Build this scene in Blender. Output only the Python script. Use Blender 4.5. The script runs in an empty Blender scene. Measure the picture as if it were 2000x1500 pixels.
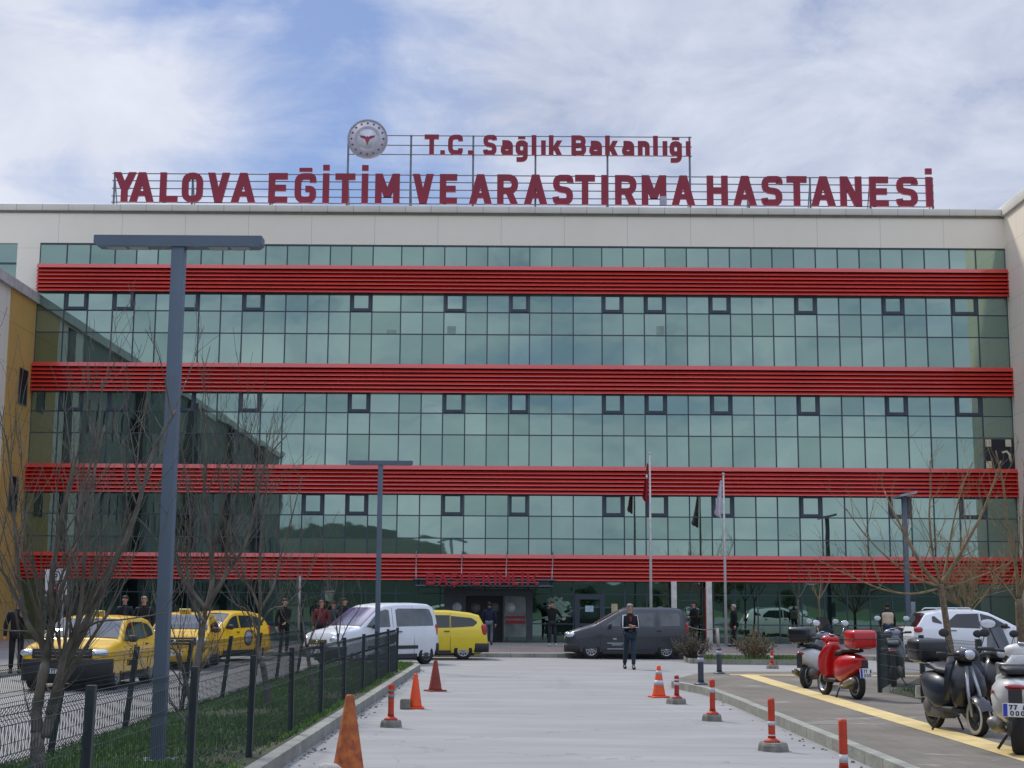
import bpy, bmesh, math, random
import numpy as np
from mathutils import Vector, Matrix
random.seed(7)
sc = bpy.context.scene
COL = sc.collection
R = math.radians

# ---------------------------------------------------------------- camera
F_PX, PITCH, ROLL, EYE = 2800.0, R(8.79), 0.0060, 1.72
CAM = Vector((0, 0, EYE))
_f = Vector((0, math.cos(PITCH), math.sin(PITCH)))
_r0 = Vector((1, 0, 0)); _u0 = _r0.cross(_f)
_r = _r0 * math.cos(ROLL) + _u0 * math.sin(ROLL)
_u = _u0 * math.cos(ROLL) - _r0 * math.sin(ROLL)
cd = bpy.data.cameras.new('camera'); cam = bpy.data.objects.new('camera', cd); COL.objects.link(cam)
cd.sensor_width = 36; cd.lens = 36 * F_PX / 2000; cd.clip_start = .1; cd.clip_end = 6000
m = Matrix.Identity(4)
for i in range(3):
    m[i][0], m[i][1], m[i][2], m[i][3] = _r[i], _u[i], -_f[i], CAM[i]
cam.matrix_world = m
sc.camera = cam

def ray(px, py): return _f + _r * ((px - 1000) / F_PX) - _u * ((py - 750) / F_PX)
def P(px, py, D):                      # survey point: photo position at ground distance D
    d = ray(px, py); return CAM + d * (D / d.y)
def G(px, py, z=0.0):                  # survey point on a level
    d = ray(px, py); return CAM + d * ((z - CAM.z) / d.z)

# ---------------------------------------------------------------- world, sun, exposure
SUN_V = Vector((-.38, .50, .72)).normalized()          # towards the sun: behind the building, upper left
el = math.asin(SUN_V.z); az = math.atan2(SUN_V.x, SUN_V.y)
w = bpy.data.worlds.new('World'); sc.world = w; w.use_nodes = True
nt = w.node_tree; nt.nodes.clear(); N = nt.nodes.new; L = nt.links.new
def node(tree, kind, **kw):
    n = tree.nodes.new(kind)
    for k, v in kw.items():
        if k.startswith('i_'): n.inputs[k[2:].replace('_', ' ')].default_value = v
        else: setattr(n, k, v)
    return n
def mth(tree, op, a, b=None, c=None, clamp=False):
    n = tree.nodes.new('ShaderNodeMath'); n.operation = op; n.use_clamp = clamp
    for i, v in enumerate((a, b, c)):
        if v is None: continue
        if isinstance(v, (int, float)): n.inputs[i].default_value = v
        else: tree.links.new(v, n.inputs[i])
    return n.outputs[0]
def mixc(tree, fac, a, b, blend='MIX'):
    n = tree.nodes.new('ShaderNodeMix'); n.data_type = 'RGBA'; n.blend_type = blend
    for s, v in ((n.inputs[0], fac), (n.inputs[6], a), (n.inputs[7], b)):
        if isinstance(v, (int, float)): s.default_value = v
        elif isinstance(v, tuple): s.default_value = (*v[:3], 1)
        else: tree.links.new(v, s)
    return n.outputs[2]
out = N('ShaderNodeOutputWorld'); bg = N('ShaderNodeBackground')
sky = N('ShaderNodeTexSky'); sky.sky_type = 'NISHITA'; sky.sun_disc = False
sky.sun_elevation = el; sky.sun_rotation = az; sky.altitude = 50; sky.air_density = 1.0; sky.dust_density = .6; sky.ozone_density = 2.5
tc = N('ShaderNodeTexCoord'); sep = N('ShaderNodeSeparateXYZ'); L(tc.outputs['Generated'], sep.inputs[0])
zc = mth(nt, 'MAXIMUM', sep.outputs[2], 0.02)
den = mth(nt, 'ADD', zc, .10)
cx = mth(nt, 'DIVIDE', sep.outputs[0], den); cy = mth(nt, 'DIVIDE', sep.outputs[1], den)
cmb = N('ShaderNodeCombineXYZ'); L(cx, cmb.inputs[0]); L(cy, cmb.inputs[1])
# long cirrus streaks, rotated
mp = N('ShaderNodeMapping'); L(cmb.outputs[0], mp.inputs[0]); mp.inputs['Rotation'].default_value = (0, 0, R(-38)); mp.inputs['Scale'].default_value = (.42, 1.25, 1)
n1 = node(nt, 'ShaderNodeTexNoise', i_Scale=1.35, i_Detail=9.0, i_Roughness=.56, i_Distortion=.9); L(mp.outputs[0], n1.inputs['Vector'])
# puffy low bank
n2 = node(nt, 'ShaderNodeTexNoise', i_Scale=5.5, i_Detail=12.0, i_Roughness=.6, i_Distortion=.35)
mp2 = N('ShaderNodeMapping'); L(tc.outputs['Generated'], mp2.inputs[0]); mp2.inputs['Scale'].default_value = (1.6, 1.6, 3.0); mp2.inputs['Location'].default_value = (.3, .2, .1); L(mp2.outputs[0], n2.inputs['Vector'])
def blob(px, py, lo, hi, d=None):     # cloud thins (or thickens) round one direction of the sky
    d = d or ray(px, py).normalized()
    v = N('ShaderNodeVectorMath'); v.operation = 'DOT_PRODUCT'; L(tc.outputs['Generated'], v.inputs[0]); v.inputs[1].default_value = d
    mr = N('ShaderNodeMapRange'); mr.interpolation_type = 'SMOOTHSTEP'; L(v.outputs['Value'], mr.inputs[0]); mr.inputs[1].default_value = math.cos(R(lo)); mr.inputs[2].default_value = math.cos(R(hi))
    return mr.outputs[0]
cov = mth(nt, 'MULTIPLY_ADD', n1.outputs[0], 1.7, -.20)
cov = mth(nt, 'ADD', cov, mth(nt, 'MULTIPLY', mth(nt, 'SUBTRACT', n2.outputs[0], .5), 1.9))
cov = mth(nt, 'SUBTRACT', cov, mth(nt, 'MULTIPLY', blob(430, 120, 8, 0), .52))
cov = mth(nt, 'SUBTRACT', cov, mth(nt, 'MULTIPLY', blob(720, 210, 6, 0), .42))
cov = mth(nt, 'ADD', cov, mth(nt, 'MULTIPLY', blob(60, 330, 9, 3), .55))
cov = mth(nt, 'ADD', cov, mth(nt, 'MULTIPLY', blob(420, 350, 6, 2), .30))
cov = mth(nt, 'ADD', cov, mth(nt, 'MULTIPLY', blob(1650, 200, 19, 7), .55))
cov = mth(nt, 'ADD', cov, mth(nt, 'MULTIPLY', blob(0, 0, 75, 35, Vector((0, -1, .25)).normalized()), .38))
covc = mth(nt, 'MULTIPLY', cov, 1.0, clamp=True)
SK = .10
n2r = N('ShaderNodeMapRange'); n2r.inputs[1].default_value = .32; n2r.inputs[2].default_value = .66; L(n2.outputs[0], n2r.inputs[0])
ccol = mixc(nt, n2r.outputs[0], (.32 / SK, .36 / SK, .47 / SK), (.51 / SK, .54 / SK, .63 / SK))
lfac = blob(60, 330, 22, 4)
ccol = mixc(nt, mth(nt, 'MULTIPLY', lfac, .5), ccol, (.66 / SK, .67 / SK, .72 / SK))
skyb = mixc(nt, .62, sky.outputs[0], (.14 / SK, .20 / SK, .40 / SK))
skyc = mixc(nt, mth(nt, 'MULTIPLY', covc, .93), skyb, ccol)
hi = N('ShaderNodeMapRange'); hi.interpolation_type = 'SMOOTHSTEP'; L(sep.outputs[2], hi.inputs[0]); hi.inputs[1].default_value = .42; hi.inputs[2].default_value = .85; hi.inputs[3].default_value = 1; hi.inputs[4].default_value = 2.4  # sky boosted overhead, out of frame, added to brighten the facade
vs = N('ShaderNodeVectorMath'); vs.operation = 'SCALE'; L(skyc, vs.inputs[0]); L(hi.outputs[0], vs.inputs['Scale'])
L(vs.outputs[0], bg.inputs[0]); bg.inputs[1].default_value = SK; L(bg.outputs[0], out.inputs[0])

sd = bpy.data.lights.new('sun', 'SUN'); sun = bpy.data.objects.new('sun', sd); COL.objects.link(sun)
sd.energy = 2.0; sd.angle = R(7); sd.color = (1, .93, .82)
sun.rotation_mode = 'QUATERNION'; sun.rotation_quaternion = SUN_V.to_track_quat('Z', 'Y'); sun.location = (0, 0, 60)
sc.view_settings.view_transform = 'Standard'; sc.view_settings.look = 'None'
sc.view_settings.exposure = 0.50; sc.view_settings.gamma = 1
sc.cycles.max_bounces = 8; sc.cycles.transparent_max_bounces = 8

# ---------------------------------------------------------------- materials
def lin(c):
    if isinstance(c, str):
        c = [int(c[i:i + 2], 16) / 255 for i in (0, 2, 4)]
        return tuple(x / 12.92 if x <= .04045 else ((x + .055) / 1.055) ** 2.4 for x in c)
    return tuple(c)
def mat(name, col, rough=.6, metal=0., var=.12, scale=3., bump=0., coat=0., col2=None, lines=None, spec=.5, detail=5., dirt=0.):
    """Principled with noise variation in colour and gloss; lines=(axis,period,width,dark,...) cuts panel joints."""
    mt = bpy.data.materials.new(name); mt.use_nodes = True; t = mt.node_tree
    b = t.nodes['Principled BSDF']; c = lin(col)
    tc = t.nodes.new('ShaderNodeTexCoord')
    nz = node(t, 'ShaderNodeTexNoise', i_Scale=scale, i_Detail=detail, i_Roughness=.6); t.links.new(tc.outputs['Object'], nz.inputs['Vector'])
    c2 = lin(col2) if col2 else tuple(x * (1 - 2 * var) for x in c)
    c1 = c if col2 else tuple(min(1, x * (1 + var * .8)) for x in c)
    mr = t.nodes.new('ShaderNodeMapRange'); mr.inputs[1].default_value = .32; mr.inputs[2].default_value = .68; t.links.new(nz.outputs[0], mr.inputs[0])
    cc = mixc(t, mr.outputs[0], c2, c1)
    if dirt:
        nd = node(t, 'ShaderNodeTexNoise', i_Scale=scale * 5.3, i_Detail=8., i_Roughness=.7); t.links.new(tc.outputs['Object'], nd.inputs['Vector'])
        dr = t.nodes.new('ShaderNodeMapRange'); dr.inputs[1].default_value = .5; dr.inputs[2].default_value = .75; t.links.new(nd.outputs[0], dr.inputs[0])
        cc = mixc(t, mth(t, 'MULTIPLY', dr.outputs[0], dirt), cc, (.05, .045, .035))
    if lines:
        sp = t.nodes.new('ShaderNodeSeparateXYZ'); t.links.new(tc.outputs['Object'], sp.inputs[0])
        for ax, off, per, wd, dark in lines:
            fr = mth(t, 'FRACT', mth(t, 'DIVIDE', mth(t, 'ADD', sp.outputs[ax], off), per))
            lt = mth(t, 'LESS_THAN', fr, wd / per)
            cc = mixc(t, mth(t, 'MULTIPLY', lt, dark), cc, tuple(x * .25 for x in c))
    t.links.new(cc, b.inputs['Base Color'])
    rr = t.nodes.new('ShaderNodeMapRange'); rr.inputs[3].default_value = max(.02, rough * .85); rr.inputs[4].default_value = min(1, rough * 1.15); t.links.new(nz.outputs[0], rr.inputs[0]); t.links.new(rr.outputs[0], b.inputs['Roughness'])
    b.inputs['Metallic'].default_value = metal; b.inputs['Coat Weight'].default_value = coat; b.inputs['Coat Roughness'].default_value = .06
    b.inputs['Specular IOR Level'].default_value = spec
    if bump:
        bn = node(t, 'ShaderNodeTexNoise', i_Scale=scale * 12, i_Detail=6.); t.links.new(tc.outputs['Object'], bn.inputs['Vector'])
        bp = t.nodes.new('ShaderNodeBump'); bp.inputs['Strength'].default_value = bump; bp.inputs['Distance'].default_value = .02; t.links.new(bn.outputs[0], bp.inputs['Height']); t.links.new(bp.outputs[0], b.inputs['Normal'])
    return mt

# ---------------------------------------------------------------- mesh builder
class MB:
    def __init__(s): s.v = []; s.f = []; s.m = []; s.sm = []
    def add(s, vs, fs, mi=0, smooth=False):
        o = len(s.v); s.v += [tuple(p) for p in vs]; s.f += [tuple(i + o for i in f) for f in fs]; s.m += [mi] * len(fs); s.sm += [smooth] * len(fs); return s
    def box(s, a, b, mi=0):
        x0, y0, z0 = a; x1, y1, z1 = b
        return s.add([(x0, y0, z0), (x1, y0, z0), (x1, y1, z0), (x0, y1, z0), (x0, y0, z1), (x1, y0, z1), (x1, y1, z1), (x0, y1, z1)],
              [(0, 3, 2, 1), (4, 5, 6, 7), (0, 1, 5, 4), (1, 2, 6, 5), (2, 3, 7, 6), (3, 0, 4, 7)], mi)
    def rbox(s, a, b, r=.02, mi=0):      # box with bevelled edges
        bm = bmesh.new(); bmesh.ops.create_cube(bm, size=1)
        c = [(a[i] + b[i]) / 2 for i in range(3)]; d = [b[i] - a[i] for i in range(3)]
        for v in bm.verts: v.co = Vector([c[i] + v.co[i] * d[i] for i in range(3)])
        bmesh.ops.bevel(bm, geom=bm.edges[:], offset=r, segments=3, affect='EDGES', profile=.5)
        bm.verts.index_update()
        s.add([v.co[:] for v in bm.verts], [[v.index for v in f.verts] for f in bm.faces], mi, True); bm.free(); return s
    def tube(s, pts, rad, n=8, mi=0, smooth=True, cap=True):
        pts = [Vector(p) for p in pts]; k = len(pts)
        if isinstance(rad, (int, float)): rad = [rad] * k
        rings = []; ref = None
        for i, p in enumerate(pts):
            t = (pts[min(i + 1, k - 1)] - pts[max(i - 1, 0)])
            t = t.normalized() if t.length > 1e-9 else Vector((0, 0, 1))
            if ref is None: ref = Vector((1, 0, 0)) if abs(t.x) < .8 else Vector((0, 1, 0))
            a = (ref - t * ref.dot(t)).normalized(); ref = a; b = t.cross(a)
            rings.append([p + (a * math.cos(q) + b * math.sin(q)) * rad[i] for q in [2 * math.pi * j / n for j in range(n)]])
        return s.loft(rings, mi, smooth, cap)
    def loft(s, rings, mi=0, smooth=True, cap=True, closed=True):
        n = len(rings[0]); vs = [p for r in rings for p in r]; fs = []
        for i in range(len(rings) - 1):
            for j in range(n if closed else n - 1):
                a = i * n + j; b = i * n + (j + 1) % n; fs.append((a, b, b + n, a + n))
        if cap: fs.append(tuple(range(n))[::-1]); fs.append(tuple(range((len(rings) - 1) * n, len(rings) * n)))
        return s.add(vs, fs, mi, smooth)
    def ell(s, c, r, n=12, k=8, mi=0, pw=1.0):
        rings = []
        for i in range(k + 1):
            th = math.pi * i / k; cz = -math.cos(th); sr = max(math.sin(th), .02)
            cz = math.copysign(abs(cz) ** pw, cz); sr = sr ** pw
            ring = []
            for j in range(n):
                q = 2 * math.pi * j / n; X = math.copysign(abs(math.cos(q)) ** pw, math.cos(q)); Y = math.copysign(abs(math.sin(q)) ** pw, math.sin(q))
                ring.append((c[0] + r[0] * sr * X, c[1] + r[1] * sr * Y, c[2] + r[2] * cz))
            rings.append(ring)
        return s.loft(rings, mi, True, True)
    def lathe(s, prof, c=(0, 0, 0), n=16, mi=0, axis='Z', smooth=True, cap=True):   # prof: (radius, height)
        rings = []
        for r, h in prof:
            ring = []
            for j in range(n):
                q = 2 * math.pi * j / n; x, y = r * math.cos(q), r * math.sin(q)
                if axis == 'Z': ring.append((c[0] + x, c[1] + y, c[2] + h))
                elif axis == 'Y': ring.append((c[0] + x, c[1] + h, c[2] + y))
                else: ring.append((c[0] + h, c[1] + x, c[2] + y))
            rings.append(ring)
        return s.loft(rings, mi, smooth, cap)
    def prism(s, poly, y0, y1, mi=0):     # polygon in XZ extruded along Y
        n = len(poly); vs = [(x, y0, z) for x, z in poly] + [(x, y1, z) for x, z in poly]
        fs = [tuple(range(n)), tuple(range(2 * n - 1, n - 1, -1))] + [(i, i + n, (i + 1) % n + n, (i + 1) % n) for i in range(n)]
        return s.add(vs, fs, mi)
    def flat(s, poly, z, mi=0): return s.add([(x, y, z) for x, y in poly], [tuple(range(len(poly)))], mi)
    def slab(s, poly, z0, z1, mi=0, side=None):
        n = len(poly); vs = [(x, y, z0) for x, y in poly] + [(x, y, z1) for x, y in poly]
        s.add(vs, [tuple(range(2 * n - 1, n - 1, -1))[::-1]], mi)
        return s.add(vs, [(i, (i + 1) % n, (i + 1) % n + n, i + n) for i in range(n)], mi if side is None else side)
    def xf(s, M, start=0):
        for i in range(start, len(s.v)): s.v[i] = tuple(M @ Vector(s.v[i]))
        return s
    def build(s, name, mats, parent=None, fix=True):
        me = bpy.data.meshes.new(name); me.from_pydata(s.v, [], s.f)
        for m_ in (mats if isinstance(mats, (list, tuple)) else [mats]): me.materials.append(m_)
        me.polygons.foreach_set('material_index', s.m); me.polygons.foreach_set('use_smooth', s.sm)
        if fix and len(s.f) < 60000:
            bm = bmesh.new(); bm.from_mesh(me); bmesh.ops.recalc_face_normals(bm, faces=bm.faces[:]); bm.to_mesh(me); bm.free()
        me.update()
        o = bpy.data.objects.new(name, me); COL.objects.link(o)
        if parent: o.parent = parent
        return o

def tag(o, label=None, cat=None, group=None, kind=None):
    for k, v in (('label', label), ('category', cat), ('group', group), ('kind', kind)):
        if v: o[k] = v
    return o
def thing(name, label, cat, loc=(0, 0, 0), rz=0., group=None, kind=None):
    o = bpy.data.objects.new(name, None); COL.objects.link(o); o.location = loc; o.rotation_euler = (0, 0, rz); o.empty_display_size = .2
    return tag(o, label, cat, group, kind)
def copy_tree(o, parent=None):
    c = o.copy(); COL.objects.link(c); c.parent = parent
    for ch in list(o.children): copy_tree(ch, c)
    return c
def dup(o, loc, rz, label=None):
    c = copy_tree(o); c.location = loc; c.rotation_euler = (0, 0, rz)
    if label: c['label'] = label
    return c
def fillet(pts, r, closed=False, k=5):
    pts = [Vector((p[0], p[1])) for p in pts]; n = len(pts); o = []
    for i, p in enumerate(pts):
        if not closed and i in (0, n - 1): o.append(p); continue
        a, b = pts[(i - 1) % n] - p, pts[(i + 1) % n] - p
        rr = min(r, a.length * .5, b.length * .5); pa, pb = p + a.normalized() * rr, p + b.normalized() * rr
        for j in range(k + 1):
            t = j / k; o.append(pa * (1 - t) ** 2 + p * 2 * t * (1 - t) + pb * t * t)
    q = [o[0]]
    for p in o[1:]:
        if (p - q[-1]).length > 1e-5: q.append(p)
    if closed and (q[0] - q[-1]).length < 1e-5: q.pop()
    return q
def ribbon(mb, pts, t, y0, y1, closed=False, mi=0):
    n = len(pts); Ls, Rs = [], []
    for i, p in enumerate(pts):
        if closed: a, b = pts[i - 1], pts[(i + 1) % n]
        else: a, b = pts[max(i - 1, 0)], pts[min(i + 1, n - 1)]
        d1 = (p - a).normalized() if (p - a).length > 1e-6 else (b - p).normalized(); d2 = (b - p).normalized() if (b - p).length > 1e-6 else d1
        tg = (d1 + d2).normalized(); nn = Vector((-tg.y, tg.x)); s_ = t / 2 / max(.45, nn.dot(Vector((-d1.y, d1.x))))
        Ls.append(p + nn * s_); Rs.append(p - nn * s_)
    rings = [[(l.x, y0, l.y), (r_.x, y0, r_.y), (r_.x, y1, r_.y), (l.x, y1, l.y)] for l, r_ in zip(Ls, Rs)]
    if closed: rings.append(rings[0])
    return mb.loft(rings, mi, False, not closed)

# ---------------------------------------------------------------- lettering (heavy sign letters, strokes 3 mm apart in depth)
def glyph(mb, ch, x0, z0, w, h, t, y, d, mi=0):
    cnt = [0]
    def yy(): cnt[0] += 1; return y - .003 * cnt[0], y + d + .003 * cnt[0]
    def Rr(a, b, c, e): ya, yb = yy(); mb.box((x0 + a, ya, z0 + b), (x0 + c, yb, z0 + e), mi)
    hw = t * 1.12
    def D(a, b, c, e, q=hw):
        ya, yb = yy(); mb.prism([(x0 + a - q / 2, z0 + b), (x0 + a + q / 2, z0 + b), (x0 + c + q / 2, z0 + e), (x0 + c - q / 2, z0 + e)], ya, yb, mi)
    def C(pts, closed=False, r=None):
        ya, yb = yy(); pp = fillet(pts, r if r else min(w, h) * .36, closed); ribbon(mb, [p + Vector((x0, z0)) for p in pp], t, ya, yb, closed, mi)
    c = t / 2; xh = h * .74
    if ch == 'A': D(hw / 2, 0, w / 2, h); D(w - hw / 2, 0, w / 2, h); Rr(w * .22, h * .2, w * .78, h * .2 + t * .8)
    elif ch == 'V': D(w / 2, 0, hw / 2, h); D(w / 2, 0, w - hw / 2, h)
    elif ch == 'Y': D(w / 2, h * .42, hw / 2, h); D(w / 2, h * .42, w - hw / 2, h); Rr(w / 2 - c, 0, w / 2 + c, h * .46)
    elif ch == 'L': Rr(0, 0, t, h); Rr(t * .5, 0, w, t)
    elif ch == 'E': Rr(0, 0, t, h); Rr(t * .5, 0, w, t); Rr(t * .5, h - t, w, h); Rr(t * .5, h / 2 - c, w * .92, h / 2 + c)
    elif ch == 'T': Rr(w / 2 - c, 0, w / 2 + c, h); Rr(0, h - t, w, h)
    elif ch in 'Iıl1': Rr(w / 2 - c, 0, w / 2 + c, xh if ch == 'ı' else h)
    elif ch == 'İ': Rr(w / 2 - c, 0, w / 2 + c, h); Rr(w / 2 - c, h + t * .45, w / 2 + c, h + t * 1.35)
    elif ch == 'H': Rr(0, 0, t, h); Rr(w - t, 0, w, h); Rr(t * .5, h / 2 - c, w - t * .5, h / 2 + c)
    elif ch == 'N': Rr(0, 0, t, h); Rr(w - t, 0, w, h); D(w - hw / 2, 0, hw / 2, h)
    elif ch == 'M': Rr(0, 0, t, h); Rr(w - t, 0, w, h); D(w / 2, h * .22, hw / 2, h); D(w / 2, h * .22, w - hw / 2, h)
    elif ch == 'O': C([(c, c), (w - c, c), (w - c, h - c), (c, h - c)], True)
    elif ch == 'S' or ch == 'Ş':
        C([(w - c * .8, h * .74), (w - c, h - c), (c, h - c), (c, h * .53), (w - c, h * .47), (w - c, c), (c, c), (c * .8, h * .26)], False, h * .17)
        if ch == 'Ş': Rr(w / 2 - c * .6, -t * 1.1, w / 2 + c * .6, t * .3)
    elif ch == 'C': C([(w - c, .68 * h), (w - c, h - c), (c, h - c), (c, c), (w - c, c), (w - c, .32 * h)])
    elif ch in 'GĞ':
        C([(w - c, .68 * h), (w - c, h - c), (c, h - c), (c, c), (w - c, c), (w - c, .47 * h), (w * .5, .47 * h)], False, min(w, h) * .3)
        if ch == 'Ğ': Rr(w * .2, h + t * .25, w * .8, h + t * .85)
    elif ch == 'B':
        Rr(0, 0, t, h); C([(c, h - c), (w - c * 1.2, h - c), (w - c * 1.2, h / 2), (c, h / 2)]); C([(c, h / 2), (w - c, h / 2), (w - c, c), (c, c)])
    elif ch in 'RP':
        Rr(0, 0, t, h); C([(c, h - c), (w - c, h - c), (w - c, h * .45), (c, h * .45)])
        if ch == 'R': D(w - hw / 2, 0, w * .55, h * .45)
    elif ch in 'Kk':
        Rr(0, 0, t, h); top = h if ch == 'K' else xh
        D(t, top * .32, w - hw / 2, top); D(w - hw / 2, 0, w * .5, top * .55)
    elif ch == 'a':
        C([(w * .12, xh - c), (w - c, xh - c), (w - c, 0)], False, w * .4); C([(c, c), (w - c, c), (w - c, xh * .55), (c, xh * .55)], True, w * .22)
    elif ch == 'ğ':
        C([(c, c), (w - c, c), (w - c, xh - c), (c, xh - c)], True, w * .35); C([(w - c, xh - c), (w - c, -h * .22), (w * .08, -h * .22)], False, w * .35); Rr(w * .2, xh + t * .3, w * .8, xh + t * .8)
    elif ch == 'n': Rr(0, 0, t, xh); C([(c, xh - c), (w - c, xh - c), (w - c, 0)], False, w * .4)
    elif ch == '.': Rr(0, 0, w, t * .95)
    elif ch == '7': Rr(0, h - t, w, h); D(w * .4, 0, w - hw / 2, h - t * .5)
    elif ch == '0': C([(c, c), (w - c, c), (w - c, h - c), (c, h - c)], True)
# ================================================================ SETTING
FY = 64.0                                   # facade plane
M = {}
def road_mat():
    mt = mat('concrete_road', '868684', .85, var=.05, scale=.35, bump=.25, detail=9.)
    t = mt.node_tree; b = t.nodes['Principled BSDF']; tc = t.nodes['Texture Coordinate']
    base = b.inputs['Base Color'].links[0].from_socket
    n = node(t, 'ShaderNodeTexNoise', i_Scale=1.3, i_Detail=10., i_Roughness=.75, i_Distortion=1.2); t.links.new(tc.outputs['Object'], n.inputs['Vector'])
    mp = t.nodes.new('ShaderNodeMapping'); mp.inputs['Scale'].default_value = (.35, 1.6, 1); t.links.new(tc.outputs['Object'], mp.inputs[0])
    n2 = node(t, 'ShaderNodeTexNoise', i_Scale=.8, i_Detail=7., i_Roughness=.6); t.links.new(mp.outputs[0], n2.inputs['Vector'])
    r1 = t.nodes.new('ShaderNodeMapRange'); r1.inputs[1].default_value = .52; r1.inputs[2].default_value = .72; t.links.new(n.outputs[0], r1.inputs[0])
    r2 = t.nodes.new('ShaderNodeMapRange'); r2.inputs[1].default_value = .45; r2.inputs[2].default_value = .7; t.links.new(n2.outputs[0], r2.inputs[0])
    c = mixc(t, mth(t, 'MULTIPLY', r1.outputs[0], .30), base, (.20, .20, .19))
    c = mixc(t, mth(t, 'MULTIPLY', r2.outputs[0], .40), c, (.36, .36, .355))
    vo = node(t, 'ShaderNodeTexVoronoi', feature='DISTANCE_TO_EDGE', i_Scale=.16, i_Randomness=1.)
    wn = node(t, 'ShaderNodeTexNoise', i_Scale=1.1, i_Detail=6.); t.links.new(tc.outputs['Object'], wn.inputs['Vector'])
    va = t.nodes.new('ShaderNodeVectorMath'); va.operation = 'MULTIPLY_ADD'; t.links.new(wn.outputs['Color'], va.inputs[0]); va.inputs[1].default_value = (1.6, 1.6, 0); t.links.new(tc.outputs['Object'], va.inputs[2]); t.links.new(va.outputs[0], vo.inputs['Vector'])
    cr = mth(t, 'LESS_THAN', vo.outputs['Distance'], .0016)
    c = mixc(t, mth(t, 'MULTIPLY', cr, .55), c, (.13, .13, .12))
    sp = node(t, 'ShaderNodeTexNoise', i_Scale=34., i_Detail=3.); t.links.new(tc.outputs['Object'], sp.inputs['Vector'])
    rs = t.nodes.new('ShaderNodeMapRange'); rs.inputs[1].default_value = .64; rs.inputs[2].default_value = .72; t.links.new(sp.outputs[0], rs.inputs[0])
    c = mixc(t, mth(t, 'MULTIPLY', rs.outputs[0], .35), c, (.16, .155, .14))
    t.links.new(c, b.inputs['Base Color']); return mt
M['road'] = road_mat()
M['earth'] = mat('dry_earth', (.10, .10, .06), .95, col2=(.05, .075, .03), scale=.15)
M['soil'] = mat('damp_soil', (.055, .05, .032), .95, col2=(.035, .05, .018), scale=2.2, bump=.8)
M['kerb'] = mat('kerb_concrete', '8f9086', .9, var=.16, scale=2.5, bump=.5, dirt=.35, lines=[(1, 0, .78, .018, .8)])
M['kerbx'] = mat('kerb_concrete_far', '8f9086', .9, var=.16, scale=2.5, bump=.5, dirt=.3, lines=[(0, 0, .8, .018, .8)])
M['paver'] = mat('dark_paver', '6d675d', .9, var=.16, scale=.9, bump=.4, dirt=.25, lines=[(0, 0, .2, .008, .45), (1, .05, .1, .008, .35)])
def patch(mt, col, lo, hi, k, sc3):
    t = mt.node_tree; b = t.nodes['Principled BSDF']; base = b.inputs['Base Color'].links[0].from_socket; tc = t.nodes['Texture Coordinate']
    mp = t.nodes.new('ShaderNodeMapping'); mp.inputs['Scale'].default_value = sc3; t.links.new(tc.outputs['Object'], mp.inputs[0])
    n = node(t, 'ShaderNodeTexNoise', i_Scale=1., i_Detail=7., i_Roughness=.62, i_Distortion=.6); t.links.new(mp.outputs[0], n.inputs['Vector'])
    r = t.nodes.new('ShaderNodeMapRange'); r.inputs[1].default_value = lo; r.inputs[2].default_value = hi; t.links.new(n.outputs[0], r.inputs[0])
    t.links.new(mixc(t, mth(t, 'MULTIPLY', r.outputs[0], k), base, col), b.inputs['Base Color'])
patch(M['paver'], (.33, .32, .30), .60, .66, .55, (.55, 1.3, 1)); patch(M['paver'], (.06, .055, .045), .55, .75, .5, (.9, .35, 1))
patch(M['road'], (.14, .14, .135), .60, .78, .55, (1.1, .10, 1)); patch(M['road'], (.10, .095, .085), .70, .74, .5, (2.2, 2.2, 1))
M['tactile'] = mat('tactile_yellow', 'c9b37a', .85, var=.10, scale=3., bump=.3, lines=[(0, 0, .4, .01, .35), (1, 0, .4, .01, .35)])
M['plaza'] = mat('plaza_paver', '8b8781', .9, var=.10, scale=.6, bump=.3, dirt=.2, lines=[(0, 0, .4, .01, .3), (1, 0, .4, .01, .3)])
M['plaza_pink'] = mat('plaza_pink', '957f74', .9, var=.10, scale=.6, bump=.3, lines=[(0, 0, .4, .01, .3)])
def struct(mb, name, mats, **kw):
    o = mb.build(name, mats, **kw); o['kind'] = 'structure'; return o
struct(MB().flat([(-2500, -2500), (2500, -2500), (2500, 2500), (-2500, 2500)], -.03), 'ground', M['earth'])
struct(MB().flat([(-14, -60), (60, -60), (60, 50), (-14, 50)], 0.0), 'road', M['road'])
# centre island between the two carriageways
IX0, IX1, IY0, IY1 = -5.05, -2.42, 5.0, 40.6
def round_end(x0, x1, y0, y1, r, far_r=None):
    pts = [(x0, y0), (x1, y0)]
    cx_, rr = (x0 + x1) / 2, (x1 - x0) / 2; ry = far_r or rr
    for j in range(0, 13):
        a = math.pi * j / 12; pts.append((cx_ + rr * math.cos(a), y1 - ry + ry * math.sin(a)))
    return pts
struct(MB().slab(round_end(IX0, IX1, IY0, IY1, 1), -.02, .15), 'kerb', M['kerb'])
struct(MB().slab(round_end(IX0 + .16, IX1 - .16, IY0, IY1 - .16, 1), .0, .154), 'verge', M['soil'])
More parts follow.
